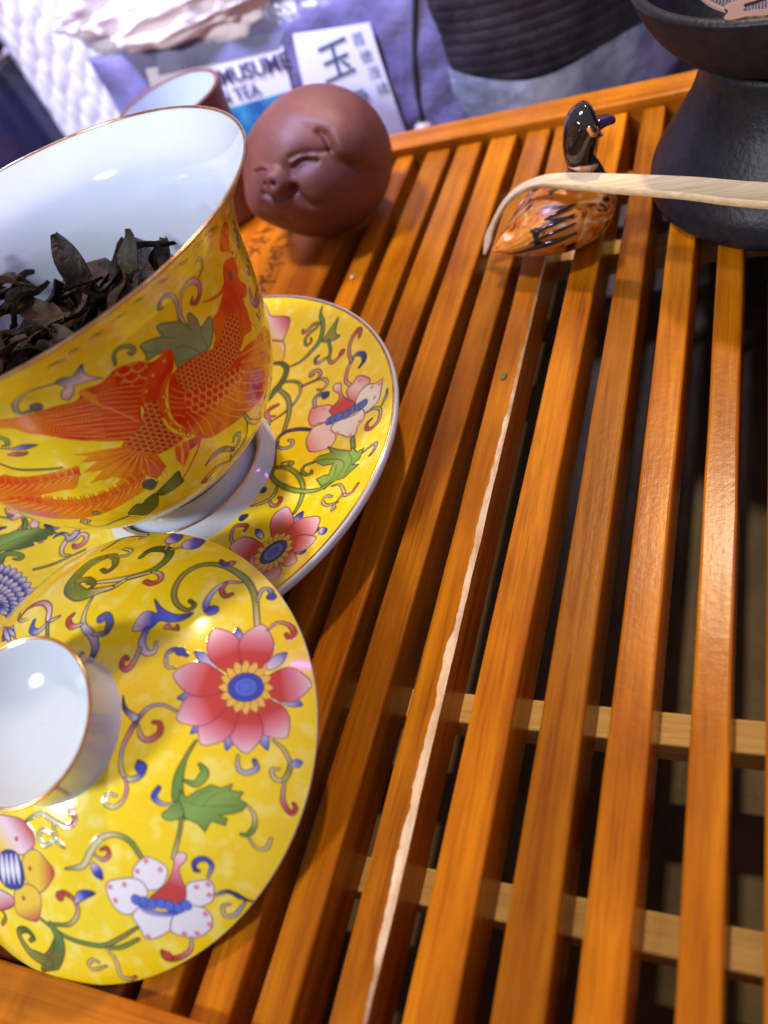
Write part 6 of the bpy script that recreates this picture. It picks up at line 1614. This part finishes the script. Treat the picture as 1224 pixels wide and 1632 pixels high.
V, F, _ = revolve([.42, .475, .47, .42], [-.10, -.06, .06, .10], 48, NB + hd * .0 + upv * .72, frame(.35, .25))
mk('collar_stripe', V, F, MAT['duck_white'], duck)
HC = NB + hd * .2 + upv * 1.65
for s in (-1, 1):     # almond eyes on both sides of the head
    nn = -s * np.array([0, 0, 0]) + (hd * .14 + sd * s * .88 + upv * .40); nn /= np.linalg.norm(nn)
    e1 = upv * .95 - hd * .32; e1 = e1 - nn * (e1 @ nn); e1 /= np.linalg.norm(e1); e2 = np.cross(nn, e1)
    for nm, a_, b_, rr_, mt in (('eye_ring', .27, .16, .66, 'duck_orange'), ('pupil', .13, .07, .705, 'duck_black')):
        pts = [HC + nn * .3]
        for q in np.arange(28) * 2 * np.pi / 28:
            d_ = nn * rr_ + e1 * a_ * math.cos(q) + e2 * b_ * math.sin(q) * (1 - .3 * math.cos(q))
            pts.append(HC + d_ / np.linalg.norm(d_) * (rr_ - .02))
        pts.append(HC + nn * (rr_ + .03))
        Fc = [(29, 1 + i, 1 + (i + 1) % 28) for i in range(28)] + [(0, 1 + (i + 1) % 28, 1 + i) for i in range(28)]
        mk(nm, np.array(pts), Fc, MAT[mt], head)
# ================================================================== BAMBOO SCOOP
path = cr_spline([(9.0, 16.4, 2.75), (4.0, 18.2, 2.6), (-.15, 19.85, 2.48), (-2.1, 20.75, 2.46), (-4.15, 21.55, 2.46), (-5.5, 22.0, 2.50), (-6.3, 22.25, 2.44), (-7.05, 22.38, 2.16), (-7.65, 22.38, 1.65), (-8.12, 22.28, 1.0), (-8.42, 22.0, .42)], 10)
tan = np.gradient(path, axis=0); tan /= np.linalg.norm(tan, axis=1)[:, None]
side = np.cross(tan, upv); side[:, 2] *= .2; side /= np.linalg.norm(side, axis=1)[:, None]
nor = np.cross(side, tan)
k = np.linspace(0, 1, len(path))
wd = np.interp(k, [0, .2, .5, .62, .8, .93, 1], [.40, .40, .29, .22, .24, .20, .05]); thk = np.interp(k, [0, .4, .6, 1], [.13, .11, .07, .03])
V = []
for p, s, n_, w, t in zip(path, side, nor, wd, thk):
    for a_, b_ in ((-1, -.6), (-1, .6), (-.92, 1), (-.4, .75), (.4, .75), (.92, 1), (1, .6), (1, -.6), (.9, -1), (-.9, -1)):
        V.append(p + s * w * a_ + n_ * t * b_)
F = [tuple(f) for f in grid_faces(len(path), 10)] + [tuple(range(10))[::-1], tuple((len(path) - 1) * 10 + i for i in range(10))]
tag(mk('tea_scoop', np.array(V), F, MAT['bamboo'], base=(-5.5, 22.0, 2.4), sharp=40), 'pale bamboo tea scoop with curled tip lying across the duck', 'scoop')

# ================================================================== STRAINER STAND AND BOWL
SX = np.array([.88, 24.95, 0.0])
stand = thing('strainer_stand', SX, 'black grained pottery stand flaring out on the slats', 'stand')
zk = [0.02, .06, .35, .75, 1.3, 2.0, 2.8, 3.5, 3.9, 4.02]; rk = [3.9, 4.25, 4.42, 4.36, 4.05, 3.55, 3.05, 2.8, 2.76, 2.6]
zs = np.r_[np.linspace(.02, 4.0, 60), 4.02]
V, F, _ = revolve(np.r_[pchip(zk, rk, zs), .01], np.r_[zs, 4.02], 160, SX); mk('flared_base', V, F, MAT['black_clay'], stand)
sb = thing('strainer_bowl', SX + np.array([0, 0, 4.03]), 'dark round bowl with a steel strainer set on the black stand', 'bowl')
zk = [4.04, 4.12, 4.45, 5.0, 5.6, 6.05, 6.22]; rk = [2.3, 2.75, 3.35, 3.85, 4.18, 4.34, 4.40]
zs = np.linspace(4.04, 6.22, 40)
V, F, _ = revolve(np.r_[.01, pchip(zk, rk, zs)], np.r_[4.04, zs], 160, SX); mk('outer_wall', V, F, MAT['bowl_clay'], sb)
V, F, _ = revolve(np.r_[.01, pchip(zk, rk, zs) - .3], np.r_[4.3, zs + .05], 160, SX, flip=True); mk('inner_wall', V, F, MAT['black_clay'], sb)
a = np.linspace(0, np.pi, 10)
V, F, _ = revolve(4.25 + .16 * np.cos(a), 6.22 + .10 * np.sin(a), 160, SX, flip=True); mk('rim', V, F, MAT['black_clay'], sb)
strn = thing('tea_strainer', SX + np.array([.2, .6, 5.0]), 'steel mesh tea strainer with pink metal handle lying in the dark bowl', 'strainer')
m, nt, N, L, b = new_mat('fine_steel_gauze')
tc = N.new('ShaderNodeTexCoord'); ck = N.new('ShaderNodeTexWave'); ck.inputs['Scale'].default_value = 420
ck2 = N.new('ShaderNodeTexWave'); ck2.inputs['Scale'].default_value = 420; ck2.bands_direction = 'Y'
L.new(tc.outputs['Object'], ck.inputs['Vector']); L.new(tc.outputs['Object'], ck2.inputs['Vector'])
mx = N.new('ShaderNodeMath'); mx.operation = 'MAXIMUM'; L.new(ck.outputs['Fac'], mx.inputs[0]); L.new(ck2.outputs['Fac'], mx.inputs[1])
bp = N.new('ShaderNodeBump'); bp.inputs['Strength'].default_value = 1; bp.inputs['Distance'].default_value = .0015
L.new(mx.outputs[0], bp.inputs['Height']); L.new(bp.outputs[0], b.inputs['Normal'])
rp = N.new('ShaderNodeValToRGB'); rp.color_ramp.elements[0].color = (.05, .045, .05, 1); rp.color_ramp.elements[1].color = (.8, .74, .72, 1)
rp.color_ramp.elements[0].position = .45; rp.color_ramp.elements[1].position = .85
L.new(mx.outputs[0], rp.inputs[0]); L.new(rp.outputs[0], b.inputs['Base Color']); setp(b, metal=.9, rough=.3)
SC_ = SX + np.array([.35, -.1, 0])
zs = np.linspace(4.72, 5.72, 24)
V, F, _ = revolve(np.r_[.01, 3.0 * ((zs - 4.70) / 1.02) ** .5], np.r_[4.72, zs], 120, SC_, flip=True)
mk('gauze', V, F, m, strn)
a = np.arange(9) * 2 * np.pi / 9
V, F, _ = revolve(3.02 + .09 * np.cos(a), 5.74 + .05 * np.sin(a), 120, SC_); mk('ring', V, F, MAT['copper'], strn)
bmv = []
for q in np.arange(40) * 2 * np.pi / 40:
    bmv.append((1 + .14 * math.cos(5 * q)) * np.array([.75 * math.cos(q), .55 * math.sin(q)]))
hc = np.array([-.30, 21.45, 6.30])
V, F = tube(cr_spline([(-.05, 21.9, 6.30), (.1, 22.05, 6.1), (.15, 22.0, 5.76)], 5), .12, 8); mk('arm', V, F, MAT['copper'], strn)
top = [hc + np.array([p[0], p[1], .05]) for p in bmv]; bot = [hc + np.array([p[0], p[1], -.03]) for p in bmv]
inn = [hc + np.array([.45 * p[0], .45 * p[1], .05]) for p in bmv]; inb = [hc + np.array([.45 * p[0], .45 * p[1], -.03]) for p in bmv]
F = []
for i in range(40):
    j = (i + 1) % 40
    F += [(i, j, 80 + j, 80 + i), (40 + j, 40 + i, 120 + i, 120 + j), (j, i, 40 + i, 40 + j), (80 + i, 80 + j, 120 + j, 120 + i)]
mk('handle', np.array(top + bot + inn + inb), F, MAT['copper'], strn, sharp=40)
# ================================================================== THINGS BEHIND THE TRAY
MAT['kettle'] = mixed('black_ribbed_stoneware', (0.012, 0.012, 0.015), (0.035, 0.033, 0.038), noise=60, bump=.25, bump_noise=300, rough=.32, rough_var=.06)
MAT['film'] = mixed('crumpled_grey_plastic', (0.22, 0.25, 0.34), (0.55, 0.60, 0.72), (1, 1, .6), 55, 6, .4, .7, rough=.28, rough_var=.12, bump=.6, bump_noise=90)
MAT['foil'] = mixed('dark_violet_foil', (0.10, 0.09, 0.20), (0.22, 0.21, 0.38), noise=25, rough=.25, bump=.8, bump_noise=40, dist=.004)
MAT['label'] = mixed('white_paper_label', (0.72, 0.72, 0.82), (0.80, 0.80, 0.88), noise=20, rough=.45)
MAT['teal'] = mixed('teal_printed_picture', lin(40, 90, 150), lin(70, 180, 205), noise=30, lo=.42, hi=.6, rough=.4)
MAT['grey_band'] = mixed('grey_printed_band', lin(96, 100, 130), lin(130, 134, 165), noise=30, rough=.4)
MAT['print_ink'] = mixed('dark_print', lin(48, 46, 78), lin(60, 58, 92), rough=.5)
MAT['brush_ink'] = mixed('grey_green_brush_ink', lin(62, 84, 112), lin(92, 112, 140), rough=.5)
MAT['plastic_bag'] = mixed('crumpled_white_tissue', (0.76, 0.68, 0.74), (0.88, 0.82, 0.86), noise=50, rough=.55, bump=.5, bump_noise=120, sss=.0)
MAT['jar'] = mixed('dark_blue_jar', (0.012, 0.014, 0.045), (0.03, 0.034, 0.08), noise=20, rough=.2, coat=.3)
MAT['jar_rim'] = mixed('bone_rim', (0.42, 0.36, 0.33), (0.52, 0.45, 0.42), noise=60, rough=.4)
MAT['cord'] = mixed('black_cord', (0.012, 0.012, 0.018), (0.03, 0.03, 0.04), noise=300, rough=.6)
MAT['bead'] = mixed('wooden_bead', (0.36, 0.25, 0.17), (0.52, 0.40, 0.30), noise=80, rough=.5)

# ribbed pot partly wrapped in plastic film
KP = np.array([-9.9, 42.5, -4.58])
pot = thing('ribbed_pot', KP, 'black ribbed pot with its foot wrapped in grey plastic behind the tray', 'pot')
zs = np.linspace(0, 13.5, 420)
prof = pchip([0, 1, 4, 7, 10, 12.5, 13.5], [5.6, 6.1, 6.7, 6.75, 6.1, 5.0, 4.4], zs)
rib = np.where(zs > 3.6, .032 * np.abs(np.sin((zs - 3.6) * 6.6)) ** .6, 0)
V, F, _ = revolve(np.r_[prof + rib, .01], np.r_[zs, 13.5] + KP[2], 160, (KP[0], KP[1], 0)); mk('body', V, F, MAT['kettle'], pot)
zs = np.linspace(.02, 4.0, 60)
t = np.arange(220) * 2 * np.pi / 220
PT = np.stack(np.meshgrid(zs, t, indexing='ij'), -1).reshape(-1, 2)
top = 4.2 + .5 * np.sin(t * 2 + .5) + .25 * np.sin(t * 5)
zz = PT[:, 0] / 4.0 * np.tile(top, len(zs))
rr = pchip([0, 1, 4, 7], [5.6, 6.1, 6.7, 6.75], zz) + .12 + .30 * (vnoise(np.c_[np.cos(PT[:, 1]) * 3, np.sin(PT[:, 1]) * 3, zz * .5], 1.2, 4, 4) - .35)
V = np.c_[KP[0] + rr * np.cos(PT[:, 1]), KP[1] + rr * np.sin(PT[:, 1]), zz + KP[2]]
mk('plastic_wrap', V, grid_faces(60, 220), MAT['film'], pot)

# cord with a bead
cd = thing('beaded_cord', (-14.9, 36.3, -4.5), 'thin dark cord with a wooden bead hanging beside the ribbed pot', 'cord')
p = cr_spline([(-12.6, 36.6, 6.0), (-13.6, 36.5, 3.0), (-14.5, 36.3, 0.2), (-14.85, 36.2, -2.1)], 8)
V, F = tube(p, .14, 8); mk('cord', V, F, MAT['cord'], cd)
V, F, _ = revolve(.46 * np.sin(np.linspace(.02, np.pi - .02, 16)), .40 * np.cos(np.linspace(.02, np.pi - .02, 16)) - 2.35, 32, (-14.9, 36.2, 0), flip=True); mk('bead', V, F, MAT['bead'], cd)

# foil tea bag standing upright: bag body bulges, its printed labels lie on the front
FY = 37.0
bag = thing('tea_package', (-21, FY + 1.2, -4.58), 'dark foil tea package with white printed label leaning behind the clay pig', 'package')


def bulge(x, z_):
    u_ = (x + 21.5) / 9.5; v_ = (z_ + .6) / 4.6
    return 1.15 * max(0, 1 - u_ * u_) ** .5 * max(0, 1 - v_ * v_ * .8) ** .5


nx, nz = 60, 40
xs = np.linspace(-31, -12.0, nx); zb = np.linspace(-4.5, 4.4, nz)
front = []; back = []
for i, x in enumerate(xs):
    for z_ in zb:
        bz = bulge(x, z_); w = .10 * math.sin(x * 2.1 + z_) + .08 * math.sin(z_ * 3.3 - x)
        front.append((x, FY - bz + w * .4, z_ + .25 * math.sin(x * .9))); back.append((x, FY + .15 + bz + w, z_ + .25 * math.sin(x * .9)))
Ff = [tuple(f) for f in grid_faces(nx, nz, False)]
n0 = len(front)
edge = [i * nz for i in range(nx)] + [(nx - 1) * nz + j for j in range(1, nz)] + [i * nz + nz - 1 for i in range(nx - 2, -1, -1)] + [j for j in range(nz - 2, 0, -1)]
Fr = [(a_, b_, b_ + n0, a_ + n0) for a_, b_ in zip(edge, edge[1:] + edge[:1])]
mk('pouch', np.array(front + back), Ff + [tuple(i + n0 for i in f[::-1]) for f in Ff] + Fr, MAT['foil'], bag)


def sheet(name, corners, mat, off, parent, n=14):
    """paper following the pouch front; corners (x, z) in order lower left, lower right, upper right, upper left"""
    c = np.array(corners, float); V = []
    for i in range(n):
        for j in range(n):
            a_, b_ = i / (n - 1), j / (n - 1)
            x, z_ = c[0] * (1 - a_) * (1 - b_) + c[1] * a_ * (1 - b_) + c[2] * a_ * b_ + c[3] * (1 - a_) * b_
            V.append((x, FY - bulge(x, z_) - off, z_))
    return mk(name, np.array(V), grid_faces(n, n, False), mat, parent)


whole = sheet('paper_label', [(-29, -4.0), (-21.2, -4.0), (-20.0, 2.9), (-27.6, 3.4)], MAT['label'], .10, bag)
sheet('picture', [(-27.4, -4.1), (-20.6, -4.1), (-20.3, 1.0), (-26.3, .85)], MAT['teal'], .14, whole)
sheet('band', [(-27, 3.0), (-20.2, 2.8), (-19.6, 3.4), (-26.6, 3.9)], MAT['grey_band'], .14, whole)
side_l = sheet('paper_panel', [(-20.5, -4.2), (-15.7, -4.2), (-15.7, 2.8), (-19.3, 3.2)], MAT['label'], .18, bag)


def text(name, body, x, z_, size, mat, off, parent, col_step=None, shear=0.0, bold=.0, tilt=0.0):
    lines = list(body) if col_step else [body]
    for k, ch in enumerate(lines):
        cu = bpy.data.curves.new('txt', 'FONT'); cu.body = ch; cu.size = size * CM; cu.shear = shear; cu.offset = bold * CM
        cu.resolution_u = 3
        to = bpy.data.objects.new('txt', cu); COL.objects.link(to)
        dg = bpy.context.evaluated_depsgraph_get(); dg.update()
        me = bpy.data.meshes.new_from_object(to.evaluated_get(dg))
        n_ = len(me.vertices); co = np.zeros(n_ * 3); me.vertices.foreach_get('co', co); co = co.reshape(-1, 3) / CM
        bpy.data.objects.remove(to); 
        if n_ == 0:
            continue
        ct, st_ = math.cos(tilt), math.sin(tilt)
        X = x + co[:, 0] * ct - co[:, 1] * st_ + (k * .12 if col_step else 0); Zc = z_ + co[:, 0] * st_ + co[:, 1] * ct - (k * col_step if col_step else 0)
        V = np.array([(a_, FY - bulge(a_, b_) - off, b_) for a_, b_ in zip(X, Zc)])
        F = [tuple(p.vertices) for p in me.polygons]
        bpy.data.meshes.remove(me)
        mk(name, V, F, mat, parent, smooth=False)


text('lettering', 'CHA MUSUME', -26.1, 1.95, .98, MAT['print_ink'], .17, whole, bold=.02)
text('lettering', 'GREEN TEA', -26.1, 1.12, .82, MAT['print_ink'], .17, whole, bold=.01)
text('brush_character', '玉露', -18.6, 1.0, 1.75, MAT['brush_ink'], .22, side_l, col_step=2.3, shear=.18, bold=.01, tilt=.12)
text('small_character', '首徳茂靖', -16.7, 2.1, .6, MAT['brush_ink'], .22, side_l, col_step=.75)

# crumpled tissue bag lying over the package
def crumple(name, cx, cy, cz, ax, ay, az, seed, mat, label, cat, amp=.45, nu=150, nv=240, flat=-9):
    t = np.arange(nv) * 2 * np.pi / nv; s = np.linspace(.02, np.pi - .02, nu)
    D = np.stack([np.sin(s)[:, None] * np.cos(t), np.sin(s)[:, None] * np.sin(t), np.broadcast_to(np.cos(s)[:, None], (nu, nv))], -1).reshape(-1, 3)
    n1 = vnoise(D, 2.2, seed, 2) - .5; n2 = np.abs(vnoise(D, 5.0, seed + 7, 2) - .5); n3 = np.abs(vnoise(D, 13.0, seed + 9, 2) - .5)
    rr_ = 1 + amp * n1 - amp * .8 * n2 - amp * .1 * n3 + .15
    V = D * rr_[:, None] * np.array([ax, ay, az]) + np.array([cx, cy, cz])
    V[:, 2] = np.maximum(V[:, 2], flat)
    o = mk(name, V, grid_faces(nu, nv)[:, ::-1], mat, None, base=(cx, cy, cz - az))
    return tag(o, label, cat)


crumple('tissue_bag', -22.6, 38.6, 6.0, 8.3, 2.6, 2.7, 3, MAT['plastic_bag'], 'crumpled pinkish white tissue bag behind the tea package', 'bag', .8)

# foam-net sleeve: white standing roll of knitted foam
m, nt, N, L, b = new_mat('white_knitted_foam')
tc = N.new('ShaderNodeTexCoord'); mp = N.new('ShaderNodeMapping'); mp.inputs['Rotation'].default_value = (0, .5, 0); mp.inputs['Scale'].default_value = (1, 1, .45)
L.new(tc.outputs['Object'], mp.inputs['Vector'])
vo = N.new('ShaderNodeTexVoronoi'); vo.inputs['Scale'].default_value = 190; vo.inputs['Randomness'].default_value = .35
L.new(mp.outputs[0], vo.inputs['Vector'])
bp = N.new('ShaderNodeBump'); bp.inputs['Strength'].default_value = .55; bp.inputs['Distance'].default_value = .004; bp.invert = True
L.new(vo.outputs['Distance'], bp.inputs['Height']); L.new(bp.outputs[0], b.inputs['Normal'])
b.inputs['Base Color'].default_value = (.74, .72, .77, 1); setp(b, rough=.55)
NP = np.array([-34.5, 43.5, -4.58])
zs = np.linspace(0, 14, 90); t = np.arange(160) * 2 * np.pi / 160
V = []
for z_ in zs:
    fold = .5 * np.sin(t * 3 + 1.0 + z_ * .05) + .28 * np.sin(t * 7 + 2) + .12 * np.sin(t * 13)
    rr_ = 6.0 + fold * (1 - .25 * np.sin(z_ * .3)) - .05 * z_
    V.append(np.c_[NP[0] + rr_ * np.cos(t) * 1.05, NP[1] + rr_ * np.sin(t) * .8, np.full(160, z_ + NP[2])])
tag(mk('foam_net_roll', np.vstack(V), np.vstack([grid_faces(90, 160)]), m, base=tuple(NP)), 'white knitted foam net roll standing behind the tea bowl', 'packing net')

# dark jar with pale rim, and the dark dried tea heaped in it
JP = np.array([-41.5, 39.0, -4.58])
jar = thing('dark_jar', JP, 'dark blue jar with pale rim at the left edge of the picture', 'jar')
zs = np.linspace(0, 9.6, 60)
V, F, _ = revolve(np.r_[.01, pchip([0, .4, 5, 8, 9.6], [3.6, 4.2, 4.6, 4.3, 4.0], zs)], np.r_[0, zs] + JP[2], 100, (JP[0], JP[1], 0)); mk('wall', V, F, MAT['jar'], jar)
a = np.arange(12) * 2 * np.pi / 12
V, F, _ = revolve(4.0 + .22 * np.cos(a), 9.6 + .28 * np.sin(a) + JP[2], 100, (JP[0], JP[1], 0)); mk('rim', V, F, MAT['jar_rim'], jar)
tag(crumple('dried_tea', JP[0], JP[1], 5.6, 3.7, 3.7, 2.2, 9, LEAF[0], 'heap of dark dried tea in the jar with pale rim', 'dried tea', .7), kind='stuff')
